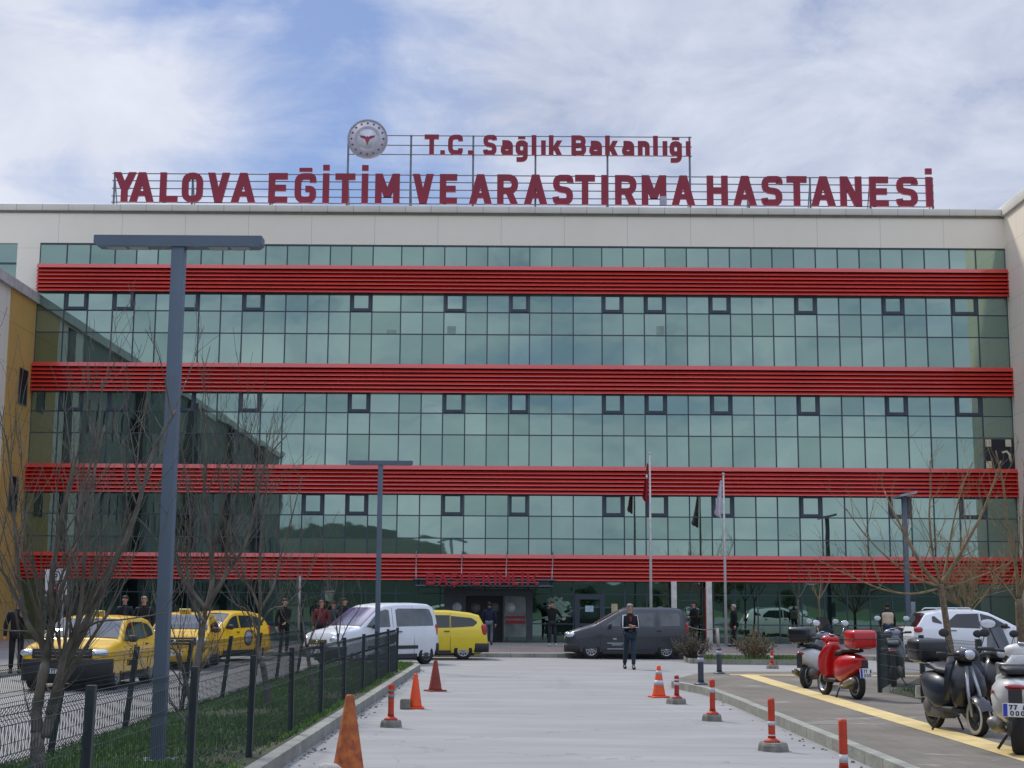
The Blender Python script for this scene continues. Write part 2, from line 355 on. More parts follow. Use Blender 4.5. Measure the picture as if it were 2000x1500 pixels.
# right pavement with tactile strip
pr = [(3.98, 3), (3.92, 26.0), (3.86, 28.6), (3.80, 29.2), (3.45, 31.3), (3.6, 32.6), (4.2, 34.6), (5.2, 36.2), (30, 36.6), (30, 3)]
struct(MB().slab([(x, y) for x, y in pr], -.02, .145), 'kerb', M['kerb'])
def inset(poly, d):
    o = []; n = len(poly)
    for i in range(n):
        a, b, c = Vector(poly[i - 1]), Vector(poly[i]), Vector(poly[(i + 1) % n])
        d1, d2 = (b - a).normalized(), (c - b).normalized(); nn = (Vector((-d1.y, d1.x)) + Vector((-d2.y, d2.x))).normalized()
        o.append(tuple(b + nn * d))
    return o
struct(MB().slab(inset(pr[::-1], -.14) if False else [(x + .16, y) if x < 4.3 else (x, y - .15 if y > 30 else y) for x, y in pr], .0, .149), 'pavement', M['paver'])
sx = 5.34
tk = MB().flat([(sx, 4), (sx + .42, 4), (sx + .42, 34.0), (sx, 34.0)], .153)
tk.flat([(sx - .2, 34.0), (12, 34.0), (12, 34.4), (sx - .2, 34.4)], .153)
struct(tk, 'tactile_paving', M['tactile'])
# right verge behind the green fence
struct(MB().slab([(7.15, 24.0), (20, 24.0), (20, 33.2), (9.3, 33.2), (7.15, 27.6)], .0, .157), 'verge', M['soil'])
# planting bed on the far side of the cross road
BED = [(5.9, 44.2), (9.9, 43.6), (10.4, 44.0), (10.2, 47.2), (5.6, 47.2), (5.5, 44.8)]
struct(MB().slab(BED, -.02, .13), 'kerb', M['kerbx'])
struct(MB().slab([(x * .97 + .24, y * .97 + 1.37) for x, y in BED], .0, .137), 'verge', M['soil'])
# forecourt in front of the building
struct(MB().slab([(-24, 49.0), (11.5, 49.0), (12.5, 47.3), (26, 47.3), (26, FY + 1), (-24, FY + 1)], -.02, .13), 'kerb', M['kerbx'])
fc = MB().slab([(-23, 49.16), (11.6, 49.16), (12.6, 47.46), (26, 47.46), (26, FY + .9), (-23, FY + .9)], .0, .134)
struct(fc, 'forecourt', M['plaza'])
struct(MB().flat([(-22, 51.2), (26, 51.2), (26, 55.0), (-22, 55.0)], .138), 'paving_band', M['plaza_pink'])
# left pavement
struct(MB().slab([(-21.6, 15), (-11.6, 15), (-11.9, 49.0), (-21.6, 49.0)], -.02, .13), 'kerb', M['kerb'])
struct(MB().slab([(-21.6, 15), (-11.76, 15), (-12.06, 48.9), (-21.6, 48.9)], .0, .134), 'pavement', M['plaza'])

# hills behind the camera (seen mirrored in the curtain wall)
def hills():
    rnd = random.Random(3)
    def ridge(Y, x0, x1, peaks, base, mt, n=160):
        mb = MB(); top = []; 
        for i in range(n + 1):
            x = x0 + (x1 - x0) * i / n
            h = base + sum(a * math.exp(-((x - c) / s_) ** 2) for a, c, s_ in peaks) + 1.5 * math.sin(x * .045) + 1.0 * math.sin(x * .13 + 1) + rnd.uniform(-.8, .8)
            top.append((x, h))
        rings = [[(x, Y + 140, -1), (x, Y + 60, h * .55), (x, Y, h), (x, Y - 90, h * .5), (x, Y - 160, -1)] for x, h in top]
        mb.loft(rings, 0, True, False, False)
        o = mb.build('hills', mt); o['kind'] = 'structure'
    mt = mat('hill_scrub', (.014, .026, .017), .95, col2=(.024, .04, .026), scale=.03, detail=10.)
    ridge(-560, -700, 900, [(26, -75, 70), (14, -230, 130), (5, 60, 120), (10, 420, 130)], 9, mt)
    ridge(-1150, -1500, 1700, [(46, -420, 300), (20, 300, 350)], 14, mt)
hills()

# grass blades on the verges
def grass(name, regions, n, seed, hmin, hmax, mt):
    rg = np.random.default_rng(seed); vs, k = [], 0
    P_ = []
    for (x0, y0, x1, y1, wgt, z) in regions:
        m_ = int(n * wgt); P_.append(np.stack([rg.uniform(x0, x1, m_), rg.uniform(y0, y1, m_), np.full(m_, z)], 1))
    P_ = np.concatenate(P_)
    # patchy growth
    f = np.sin(P_[:, 0] * 2.3 + np.sin(P_[:, 1] * .7) * 2) + np.sin(P_[:, 1] * 1.3 + P_[:, 0]) + rg.normal(0, .8, len(P_))
    P_ = P_[f > -.55]; n = len(P_)
    a = rg.uniform(0, 2 * np.pi, n); hgt = rg.uniform(hmin, hmax, n) * (1 + .25 * np.sin(P_[:, 1] * 2)); wd = rg.uniform(.006, .014, n); ln = rg.uniform(-.05, .05, (n, 2))
    dx = np.stack([np.cos(a) * wd, np.sin(a) * wd, np.zeros(n)], 1); tip = np.concatenate([ln, hgt[:, None]], 1)
    V = np.stack([P_ - dx, P_ + dx, P_ + tip * .6 + dx * .6, P_ + tip], 1).reshape(-1, 3)
    me = bpy.data.meshes.new(name); me.vertices.add(4 * n); me.loops.add(4 * n); me.polygons.add(n)
    me.vertices.foreach_set('co', V.ravel()); me.loops.foreach_set('vertex_index', np.arange(4 * n)); me.polygons.foreach_set('loop_start', np.arange(n) * 4); me.polygons.foreach_set('loop_total', np.full(n, 4))
    me.update(); me.validate(); me.materials.append(mt)
    o = bpy.data.objects.new(name, me); COL.objects.link(o); o['kind'] = 'stuff'; return o
def litter():
    rn = random.Random(9); mb = MB()
    for _ in range(260):
        if rn.random() < .8: x, y = IX1 + abs(rn.gauss(0, .10)) + .01, rn.uniform(13, 39)
        else: x, y = 3.86 - abs(rn.gauss(0, .10)), rn.uniform(12, 28)
        s_ = rn.uniform(.008, .03) * (1.6 if rn.random() < .1 else 1); n = 5; pg = [(x + s_ * rn.uniform(.5, 1) * math.cos(2 * math.pi * i / n), y + s_ * rn.uniform(.5, 1) * math.sin(2 * math.pi * i / n)) for i in range(n)]
        mb.loft([[(a, b, .002) for a, b in pg], [(x + (a - x) * .6, y + (b - y) * .6, s_ * .6) for a, b in pg]], 0, False, True)
    o = mb.build('litter', mat('litter_brown', (.10, .075, .05), .9, col2=(.25, .24, .21), scale=3.)); o['kind'] = 'stuff'
    tag(o, 'grit and dead leaves gathered along the foot of the kerbs', 'litter')
litter()
GR = mat('grass', (.10, .21, .03), .7, col2=(.06, .12, .025), scale=1.4, detail=8.)
o = grass('grass', [(IX0 + .2, 6, IX1 - .2, 24, .62, .15), (IX0 + .2, 24, IX1 - .2, 39.6, .38, .15)], 90000, 1, .03, .10, GR)
tag(o, 'short green grass growing on the island between the two green fences', 'grass')
o = grass('grass', [(7.2, 24.1, 14, 28.0, .6, .155), (9.3, 28, 16, 33.1, .3, .155), (5.9, 44.6, 10.0, 46.9, .12, .137)], 26000, 2, .05, .16, GR)
tag(o, 'grass patch behind the right hand green fence and in the planting bed', 'grass')
# ================================================================ HOSPITAL
def zf(py, D=FY): return P(1000, py, D).z
def xf_(px, py=700, D=FY): return P(px, py, D).x
CREAM = mat('cream_cladding', 'eae3d2', .55, var=.02, scale=.25, dirt=.03, lines=[(0, .55, 2.9, .022, .45), (2, -.5 - zf(433) % 1.9 + 1.9, 1.9, .02, .35)])
COPING = mat('coping_metal', 'd2cfc2', .5, var=.05, scale=.8, lines=[(0, .2, 1.19, .03, .6)])
CREAM2 = mat('cream_cladding_side', 'eee5cf', .55, var=.02, scale=.25, dirt=.03, lines=[(1, .3, 1.35, .02, .4), (2, .1, 1.3, .02, .4)])
OCHRE = mat('ochre_cladding', 'c09a55', .6, var=.05, scale=.4, dirt=.06, lines=[(1, .5, 1.35, .025, .45), (2, .3, 2.0, .03, .5)])
WHITEP = mat('white_cladding', 'dcd6c8', .55, var=.03, scale=.3, lines=[(1, .5, 1.6, .025, .4), (2, .1, 2.0, .03, .4)])
RED = mat('red_louvre', 'cc352a', .34, var=.05, scale=.5, coat=.5, lines=[(0, .6, 5.2, .015, .5)])
REDD = mat('red_gap_shade', (.20, .012, .010), .7)  # shade in slat gaps and under the lip put into this red
FRAME = mat('blue_grey_frame', '434e5a', .45, metal=.2, var=.08)
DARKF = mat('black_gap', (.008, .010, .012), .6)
ALU = mat('brushed_alu', '9fa3a6', .4, metal=.6, var=.1)
def glass_mat(nm='solar_glass', ta=(.28, .41, .35), tb=(.39, .53, .455)):
    mt = bpy.data.materials.new(nm); mt.use_nodes = True; t = mt.node_tree; t.nodes.clear()
    o = t.nodes.new('ShaderNodeOutputMaterial'); at = t.nodes.new('ShaderNodeAttribute'); at.attribute_name = 'pane'; at.attribute_type = 'GEOMETRY'
    sp = t.nodes.new('ShaderNodeSeparateXYZ'); t.links.new(at.outputs['Vector'], sp.inputs[0])   # x blind brightness, y tint, z kind
    tcn = t.nodes.new('ShaderNodeTexCoord'); so = t.nodes.new('ShaderNodeSeparateXYZ'); t.links.new(tcn.outputs['Object'], so.inputs[0])
    bl = mth(t, 'MULTIPLY_ADD', mth(t, 'SINE', mth(t, 'MULTIPLY', so.outputs[2], 95.)), .10, .90)
    room = mixc(t, sp.outputs[0], (.012, .022, .020), (.32, .40, .34))
    roomb = t.nodes.new('ShaderNodeVectorMath'); roomb.operation = 'SCALE'; t.links.new(room, roomb.inputs[0]); t.links.new(bl, roomb.inputs['Scale'])
    d = t.nodes.new('ShaderNodeBsdfDiffuse'); t.links.new(roomb.outputs[0], d.inputs[0])
    g = t.nodes.new('ShaderNodeBsdfGlossy'); g.inputs['Roughness'].default_value = .015
    t.links.new(mixc(t, sp.outputs[1], ta, tb), g.inputs[0])
    nz = node(t, 'ShaderNodeTexNoise', i_Scale=.55, i_Detail=2.); t.links.new(tcn.outputs['Object'], nz.inputs['Vector'])
    bp = t.nodes.new('ShaderNodeBump'); bp.inputs['Strength'].default_value = .05; bp.inputs['Distance'].default_value = .06; t.links.new(nz.outputs[0], bp.inputs['Height']); t.links.new(bp.outputs[0], g.inputs['Normal'])
    mx = t.nodes.new('ShaderNodeMixShader'); mx.inputs[0].default_value = .84; t.links.new(d.outputs[0], mx.inputs[1]); t.links.new(g.outputs[0], mx.inputs[2]); t.links.new(mx.outputs[0], o.inputs[0]); return mt
GLASS = glass_mat(); GLASSD = glass_mat('ground_floor_glass', (.17, .27, .23), (.20, .30, .27))
hosp = thing('hospital_building', 'five storey hospital with green mirror glass, four red louvre bands and cream parapet', 'building', (0, FY, 0))
XL, XR = xf_(46, 1100), xf_(1988, 1100)
XL, XR = -21.65, 22.55
rg = random.Random(11)
def panes(cols, rows, name, parent, y=0., dark=False, skip=()):
    """one glazed strip: every pane its own slightly tilted and bulged sheet"""
    vs, fs, att = [], [], []
    for r_ in range(len(rows) - 1):
        z0, z1 = rows[r_], rows[r_ + 1]
        for c_ in range(len(cols) - 1):
            if (r_, c_) in skip: continue
            x0, x1 = cols[c_], cols[c_ + 1]
            tx, tz = rg.gauss(0, .0006), rg.gauss(0, .0006); b_ = rg.gauss(.0004, .0007)
            o = len(vs); K = 4
            for a in range(K + 1):
                for c in range(K + 1):
                    u, v = a / K, c / K
                    vs.append((x0 + (x1 - x0) * u, y + tx * (u - .5) * (x1 - x0) + tz * (v - .5) * (z1 - z0) - b_ * (1 - (2 * u - 1) ** 2) * (1 - (2 * v - 1) ** 2), z0 + (z1 - z0) * v))
            br = rg.choice([0, .15, .3, .5, .75, 1.0, .9]) * rg.uniform(.6, 1)
            if dark: br = rg.uniform(0, .10)
            val = (br, rg.uniform(0, 1), 0)
            for a in range(K):
                for c in range(K):
                    i = o + a * (K + 1) + c; fs.append((i, i + K + 1, i + K + 2, i + 1)); att.append(val)
    me = bpy.data.meshes.new(name); me.from_pydata(vs, [], fs); me.materials.append(GLASSD if dark else GLASS)
    at = me.attributes.new('pane', 'FLOAT_VECTOR', 'FACE'); at.data.foreach_set('vector', [q for v in att for q in v])
    me.polygons.foreach_set('use_smooth', [True] * len(fs)); me.update()
    ob = bpy.data.objects.new(name, me); COL.objects.link(ob); ob.parent = parent; return ob
colpx = [72, 120, 166, 215, 257.5, 300, 342, 385, 427.5, 470, 512.5, 555, 598, 640, 682, 724.5, 781, 824, 866, 909, 951, 994, 1034, 1077.5, 1119.5, 1176, 1217.5, 1259, 1301, 1343, 1386, 1428, 1470.5, 1512, 1554.5, 1597.5, 1641, 1684, 1726, 1769, 1812.5, 1862, 1914]
cols = [xf_(p, 700) for p in colpx]; cols = [XL] + [c for c in cols if c > XL + .3] + [XR]
wall = MB()
Ztop, Zcop, Zg0 = zf(405), zf(418), zf(481)
wall.box((-40, -.05, Zg0), (XR + .3, .4, Zcop))
zL = zf(560); xw0, xw1 = P(-60, 500, FY).x, P(34, 500, FY).x
ZW = P(20, 461, FY).z
# cream wall left of the glazing, with its own window opening
wall.box((xw1, -.05, 10), (XL, .4, Zg0)); wall.box((-40, -.05, ZW), (xw1, .4, Zg0 + .0)) if ZW < Zg0 else None
wall.box((-40, .4, 0), (XR + .3, 20, Ztop - .6))
wall.build('wall', CREAM, hosp)
tw = panes([-27.5, -26.5, -25.5, -24.5, xw1], [10, P(20, 514, FY).z, ZW], 'window', hosp, y=.06)
mb = MB()
for x in (-27.5, -26.5, -25.5, -24.5): mb.box((x - .04, 0, 10), (x + .04, .1, ZW))
mb.box((-28, -.01, P(20, 514, FY).z - .035), (xw1, .1, P(20, 514, FY).z + .035)); mb.build('frame', FRAME, tw)
MB().rbox((-40, -.18, Zcop + .004), (XR + .3, .6, Ztop), .03).build('parapet_coping', COPING, hosp)
MB().box((-40, -.10, Zcop - .10), (XR + .3, -.052, Zcop - .002)).build('coping_strip', mat('strip_grey', '77776f', .6), hosp)  # grey strip running just below the coping

def strip(rowpx, ops, nm='window_strip', dark=False):
    rows = sorted(zf(p) for p in rowpx)
    g = panes(cols, rows, nm, hosp, dark=dark)
    mb = MB()
    for x in cols: mb.box((x - .026, -.035, rows[0]), (x + .026, .03, rows[-1]))
    for z in rows[1:-1]: mb.box((cols[0], -.028, z - .024), (cols[-1], .025, z + .024))
    mb.box((cols[0], -.05, rows[-1] - .05), (cols[-1], .03, rows[-1] + .02)); mb.build('mullion', FRAME, g)
    for px in ops:                     # opening lights with their heavy frames
        X = xf_(px, rowpx[0] + 15); i = max(j for j in range(len(cols)) if cols[j] <= X); x0, x1 = cols[i] + .035, cols[i + 1] - .035
        z0, z1 = rows[-2] + .03, rows[-1] - .05; f = MB(); t = .13; yb = -.07
        f.box((x0, yb, z0), (x0 + t, -.006, z1)); f.box((x1 - t, yb, z0), (x1, -.006, z1)); f.box((x0 + t, yb + .003, z0), (x1 - t, -.006, z0 + t)); f.box((x0 + t, yb + .003, z1 - .04), (x1 - t, -.006, z1))
        f.build('opening_window', FRAME, g)
    return g
strip([481, 521], [])
strip([575, 611, 654, 713], [147, 240, 365, 493, 705, 887, 1014, 1196, 1278, 1405, 1575, 1742, 1883])
for px, py, w_, h_ in ((882, 645, .40, .36), (1290, 644, .36, .40), (765, 645, .42, .18), (1190, 640, .0, .0)):
    if w_: MB().box((xf_(px, py) - w_ / 2, -.012, zf(py + 8)), (xf_(px, py) + w_ / 2, -.006, zf(py + 8) + h_)).build('paper_notice', mat('notice_green', '8fa79c', .8), hosp)
strip([768, 808, 850, 911], [147, 240, 365, 490, 700, 885, 1013, 1198, 1282, 1410, 1580, 1750, 1893])
strip([966, 1008, 1052, 1085], [600, 700, 880, 1012, 1200, 1285, 1415, 1585, 1755, 1905])
gz = strip([1134, 1160, 1218, 1262], [], dark=True)
# blanked pane at the far right of the third floor with paper squares taped in its corners
bx0, bx1 = cols[-2] + .04, XR - .03; bz0, bz1 = zf(911) + .02, zf(852)
bk = MB().box((bx0, -.03, bz0), (bx1, -.012, bz1)).build('boarded_pane', mat('black_board', (.012, .016, .022), .5), hosp)
pm = mat('paper_cream', 'd8d2b4', .8)
for (x, z) in ((bx0 + .02, bz1 - .34), (bx1 - .36, bz1 - .34), (bx0 + .02, bz0 + .02)): MB().box((x, -.036, z), (x + .26, -.031, z + .32)).build('paper_square', pm, bk)
MB().tube([(bx0 + .75, -.05, bz0 + .72), (bx0 + .95, -.05, bz0 + .78), (bx0 + 1.08, -.05, bz0 + .62), (bx0 + 1.12, -.05, bz0 + .32)], .06, 6).build('tape', pm, bk)

# red louvre bands
def band(p0, p1):
    z1, z0 = zf(p0, FY - .3), zf(p1, FY - .3); n = 6; lip = (z1 - z0) * .15; pitch = (z1 - z0 - lip) / n
    x0, x1 = XL, XR
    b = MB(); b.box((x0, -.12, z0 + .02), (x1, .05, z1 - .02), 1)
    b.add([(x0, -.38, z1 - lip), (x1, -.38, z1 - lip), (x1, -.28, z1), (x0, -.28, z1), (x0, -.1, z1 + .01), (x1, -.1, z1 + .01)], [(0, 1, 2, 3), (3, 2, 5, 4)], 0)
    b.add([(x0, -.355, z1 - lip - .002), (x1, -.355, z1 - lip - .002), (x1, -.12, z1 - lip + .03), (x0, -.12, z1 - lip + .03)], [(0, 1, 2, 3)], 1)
    for i in range(n):
        z = z0 + i * pitch
        # angled blade: bright upper face, dark underside
        b.add([(x0, -.36, z), (x1, -.36, z), (x1, -.35, z + pitch * .10), (x0, -.35, z + pitch * .10), (x1, -.27, z + pitch * .68), (x0, -.27, z + pitch * .68), (x1, -.13, z + pitch * .74), (x0, -.13, z + pitch * .74), (x1, -.13, z + .01), (x0, -.13, z + .01)],
              [(0, 1, 2, 3), (3, 2, 4, 5), (5, 4, 6, 7), (0, 9, 8, 1)], 0)
    b.build('louvre_band', [RED, REDD], hosp)
for a, c in ((520, 573), (712, 768), (910, 965), (1083, 1134)): band(a, c)

# ---- ground floor pieces
Zb = .13
grey = mat('entrance_grey', '4a5057', .5, metal=.2)
def fx(px, py=1200, D=FY): return P(px, py, D).x
def fz(py, D=FY): return P(1000, py, D).z
ent = MB()
ex0, ex1 = fx(868), fx(1040); et = fz(1150)
ent.box((ex0, -.35, fz(1164)), (ex1, -.05, et)); ent.box((fx(1028), -.34, Zb), (fx(1040), -.05, fz(1164))); ent.box((fx(868), -.34, Zb), (fx(910), -.05, fz(1164)))
ent.box((fx(982), -.36, Zb), (fx(985), -.05, fz(1164)))
en = ent.build('entrance_surround', grey, hosp)
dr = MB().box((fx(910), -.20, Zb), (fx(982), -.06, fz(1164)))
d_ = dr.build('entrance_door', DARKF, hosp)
pst = mat('poster_grey', '8d9694', .5, col2='55605e', scale=1.4)
pp = MB().box((fx(986), -.30, Zb + .25), (fx(1027), -.06, fz(1165))).build('glazed_panel', pst, hosp)
redp = mat('red_print', '9c2a35', .6)
pr_ = MB(); pr_.box((fx(987), -.306, fz(1208)), (fx(1026), -.301, fz(1203))); pr_.box((fx(987), -.306, fz(1218)), (fx(1026), -.301, fz(1212))); pr_.build('red_stripe', redp, pp)
stk = mat('white_sticker', 'c4c9cb', .6)
for px, y in ((893, -.345), (929, -.205), (966, -.205), (997, -.305)):
    a = MB(); a.lathe([(.21, 0), (.21, .004)], (fx(px), y - .004, fz(1187)), 20, axis='Y'); a.build('round_sticker', stk if px not in (929, 966) else mat('grey_sticker', '6b6f72', .6), hosp)  # the two stickers on the door are a darker grey
# glazed single door with notice
dd = MB(); dx0, dx1 = fx(1122), fx(1181); dt = fz(1160)
dd.box((dx0, -.16, Zb), (dx0 + .22, -.04, dt)); dd.box((dx1 - .22, -.16, Zb), (dx1, -.04, dt)); dd.box((dx0 + .22, -.155, dt - .22), (dx1 - .22, -.04, dt)); dd.box((dx0 + .22, -.15, Zb), (dx1 - .22, -.04, Zb + .3)); dd.box((dx0 + .22, -.15, fz(1222)), (dx1 - .22, -.04, fz(1219)))
do = dd.build('side_door', mat('door_blue_grey', '39434f', .45), hosp)
MB().box((fx(1143), -.05, fz(1194)), (fx(1159), -.045, fz(1182))).build('paper_notice', mat('paper_blue', 'b9cfdd', .8), do)
MB().box((fx(1194), -.05, fz(1194)), (fx(1206), -.045, fz(1178))).build('paper_notice', mat('paper_yellow', 'cbbf94', .8), hosp)
# pale mural film on one pane left of the side door
mu = MB(); r2 = random.Random(5)
for i in range(110):
    a, b = r2.gauss(1090, 12), r2.gauss(1185, 13)
    if 1062 < a < 1118 and 1163 < b < 1215: s_ = r2.uniform(.03, .10); mu.lathe([(s_, 0), (s_ * .9, .003)], (fx(a), -.04 - i * .0004, fz(b)), 7, axis='Y', smooth=False)
mu.tube([(fx(1040), -.05, fz(1212)), (fx(1062), -.05, fz(1206)), (fx(1085), -.05, fz(1200)), (fx(1115), -.05, fz(1203))], .04, 5)
mu.build('window_film', mat('film_green', '86a38e', .6, col2='5f7f6c', scale=2.), hosp)
# white columns, red door frame, slim down pipe
for px, w_ in ((1314, .12), (1382, .13)):
    MB().rbox((fx(px) - w_, -.62, Zb), (fx(px) + w_, -.40, fz(1134, FY - .5)), .02).build('column', mat('white_column', 'd4d2c8', .6), hosp)
rf = MB(); rf.box((fx(1319), -.12, Zb), (fx(1322), -.04, fz(1145))); rf.box((fx(1375), -.12, Zb), (fx(1380), -.04, fz(1145))); rf.box((fx(1322), -.115, fz(1147)), (fx(1375), -.04, fz(1145))); rf.box((fx(1322), -.115, fz(1202)), (fx(1375), -.04, fz(1200)))
rf.build('red_door_frame', mat('red_frame', '7d1f22', .5), hosp)
MB().tube([(fx(587), -.5, Zb), (fx(587), -.5, fz(1128))], .055, 8).build('column', mat('grey_post', 'a7aaa6', .5), hosp)

# canopy with hanging rods and the BASHEKIMLIK letters
cy0, cy1 = -2.1, -.36; Dc = FY + cy0
cx0, cx1 = P(806, 1135, Dc).x, P(1086, 1135, Dc).x; cz0, cz1 = P(1000, 1146, Dc).z, P(1000, 1131, Dc).z
can = MB(); can.rbox((cx0, cy0, cz1 - .07), (cx1, cy1, cz1), .015); can.rbox((cx0 + .12, cy0 + .02, cz0), (cx1 - .12, cy1, cz0 + .06), .015); can.box((cx0 + .3, cy0 + .3, cz0 + .062), (cx1 - .3, cy1, cz1 - .072))
co = can.build('canopy', mat('canopy_grey', '5d666c', .45, metal=.3), hosp)
for px in (812, 901, 988, 1078):
    MB().tube([(P(px, 1130, Dc).x, cy0 + .15, cz1), (P(px + 2, 1078, FY).x, -.36, zf(1078))], .022, 6).build('rod', ALU, co)
SIGNR = mat('sign_red', '8c1f36', .45, var=.04, coat=.1)
SIGNR2 = mat('sign_red_bright', 'b01526', .45, var=.04)
sg = thing('entrance_sign', 'red BAŞHEKİMLİK letters standing on the entrance canopy', 'sign', (0, Dc - .05, 0))
bl = [('B', 832, 851), ('A', 855, 876), ('Ş', 879, 896), ('H', 900, 919), ('E', 923, 938), ('K', 942, 962), ('İ', 965, 970), ('M', 974, 996), ('L', 1000, 1013), ('İ', 1017, 1023), ('K', 1029, 1052)]
bz0, bz1 = P(1000, 1143, Dc).z, P(1000, 1121, Dc).z
rl = MB(); rl.box((P(832, 1135, Dc).x, .09, bz0 + .1), (P(1052, 1135, Dc).x, .12, bz0 + .14)); rl.build('rail', ALU, sg)
for ch, a, b in bl:
    mb = MB(); xa, xb = P(a, 1135, Dc).x, P(b, 1135, Dc).x; glyph(mb, ch, xa, bz0, xb - xa, bz1 - bz0, .10, 0, .08); mb.build('letter', SIGNR2, sg)

# ---- rooftop signs
SD = FY + .9
def SX(px, py): return P(px, py, SD).x
def SZ(py): return P(1000, py, SD).z
rs = thing('rooftop_sign', 'large dark red capitals naming the hospital, on posts along the roof edge', 'sign', (0, SD, Ztop - .6))
z0_, z1_ = SZ(400) - (Ztop - .6), SZ(342) - (Ztop - .6)
main = [('Y', 222, 266), ('A', 254, 302), ('L', 313, 348), ('O', 356, 397), ('V', 406, 449), ('A', 452, 500), ('E', 525, 562), ('Ğ', 576, 618), ('İ', 630, 644), ('T', 655, 694), ('İ', 706, 720), ('M', 733, 781), ('V', 806, 847), ('E', 859, 893), ('A', 916, 961), ('R', 971, 1012), ('A', 1023, 1069), ('S', 1080, 1119), ('T', 1123, 1162), ('I', 1174, 1187), ('R', 1201, 1243), ('M', 1253, 1301), ('A', 1311, 1357), ('H', 1380, 1421), ('A', 1431, 1477), ('S', 1487, 1527), ('T', 1536, 1575), ('A', 1583, 1631), ('N', 1640, 1682), ('E', 1697, 1734), ('S', 1750, 1791), ('İ', 1806, 1821)]
STK = (SX(1187, 370) - SX(1174, 370)) * .98
faded = mat('faded_white_leg', 'a6a5b4', .5)
for i, (ch, a, b) in enumerate(main):
    xa, xb = SX(a, 370), SX(b, 370); mb = MB(); glyph(mb, ch, xa, z0_, xb - xa, z1_ - z0_, STK, -.12, .12)
    l = mb.build('letter', SIGNR, rs)
    if i == 21: MB().box((xb - STK, -.135, z0_), (xb + .01, .02, z0_ + .42)).build('faded_patch', faded, l)
fr = MB(); STEEL = mat('sign_steel', '7b8088', .5, metal=.5)
for py in (343, 357, 372, 387, 399): fr.box((SX(218, 370), .02, SZ(py) - (Ztop - .6) - .022), (SX(1824, 370), .06, SZ(py) - (Ztop - .6) + .022))
for px in (222, 375, 528, 1463, 1583, 1700, 1822):
    fr.box((SX(px, 370) - .04, .061, 0), (SX(px, 370) + .04, .13, z1_)); fr.tube([(SX(px, 370), .1, z1_ * .95), (SX(px, 370), 1.1, 0)], .03, 5)
fr.build('frame', STEEL, rs)
us = thing('rooftop_sign', 'smaller T.C. Sağlık Bakanlığı letters on tall posts above the main roof letters', 'sign', (0, SD + .16, Ztop - .6))
u0, u1 = SZ(302) - (Ztop - .6), SZ(263) - (Ztop - .6)
up = [('T', 829, 857), ('.', 860, 869), ('C', 875, 904), ('.', 914, 925), ('S', 944, 970), ('a', 978, 1002), ('ğ', 1007, 1031), ('l', 1038, 1048), ('ı', 1056, 1067), ('k', 1072, 1098), ('B', 1116, 1145), ('a', 1151, 1176), ('k', 1182, 1207), ('a', 1215, 1239), ('n', 1246, 1269), ('l', 1275, 1286), ('ı', 1294, 1304), ('ğ', 1308, 1332), ('ı', 1339, 1350)]
ut = (SX(1048, 280) - SX(1038, 280)) * .92
for ch, a, b in up:
    xa, xb = SX(a, 280), SX(b, 280); mb = MB(); glyph(mb, ch, xa, u0, xb - xa, u1 - u0, ut, -.12, .1); mb.build('letter', SIGNR, us)
fr = MB()
for py in (264, 283, 301): fr.box((SX(679, 280), -.01, SZ(py) - (Ztop - .6) - .02), (SX(1352, 280), .03, SZ(py) - (Ztop - .6) + .02))
for px in (679, 802, 924, 1046, 1187, 1348): fr.box((SX(px, 300) - .045, .031, 0), (SX(px, 300) + .045, .11, u1 + .02)); fr.tube([(SX(px, 300), .1, u1 * .6), (SX(px, 300), 1.6, 0)], .03, 5)
fr.build('frame', STEEL, us)
# round emblem
ec = Vector((SX(718, 274), SD - .1, SZ(274))); er = (SX(757, 274) - SX(679, 274)) / 2
em = thing('emblem_disc', 'round pale emblem with red winged staff, left of the upper roof letters', 'sign', ec)
MB().lathe([(er, .0), (er, .14)], (0, 0, 0), 48, axis='Y').build('disc', mat('emblem_grey', 'cdc9d1', .5, var=.03), em)
rm = MB(); ribbon(rm, [Vector((math.cos(a) * (er - .03), math.sin(a) * (er - .03))) for a in [2 * math.pi * i / 48 for i in range(48)]], .07, -.02, .15, True); rm.build('rim', mat('emblem_rim', 'a09ca9', .5), em)
rm = MB(); rm.lathe([(er * .5, -.006), (er * .5, .0)], (0, 0, 0), 40, axis='Y'); rm.build('inner_disc', mat('emblem_inner', 'd6d8e0', .5), em)
rm = MB(); ribbon(rm, [Vector((math.cos(a) * er * .58, math.sin(a) * er * .58)) for a in [2 * math.pi * i / 48 for i in range(48)]], .14, -.004, .0, True); rm.build('ring', mat('emblem_ring', 'b7b1bd', .5), em)
stm = mat('emblem_star', '565064', .5)
for i in range(16):
    a = 2 * math.pi * i / 16; mb = MB(); q = []
    for j in range(10): r_ = .062 if j % 2 == 0 else .034; q.append((math.cos(a) * er * .81 + r_ * math.sin(j * math.pi / 5), math.sin(a) * er * .81 + r_ * math.cos(j * math.pi / 5)))
    mb.prism(q, -.012, .0); mb.build('star', stm, em)
lg = MB()
for s_ in (-1, 1): lg.prism([(s_ * x * er, z * er) for x, z in ((.03, .02), (.07, .10), (.14, .15), (.40, .17), (.36, .10), (.28, .04), (.16, .0), (.06, -.04))][::s_], -.022, -.006)
lg.prism([(-.03 * er, .12 * er), (-.12 * er, -.02 * er), (-.04 * er, -.22 * er), (0, -.36 * er), (.04 * er, -.22 * er), (.12 * er, -.02 * er), (.03 * er, .12 * er)], -.019, -.006)
lg.build('winged_staff', mat('emblem_red', 'a03c52', .5), em)

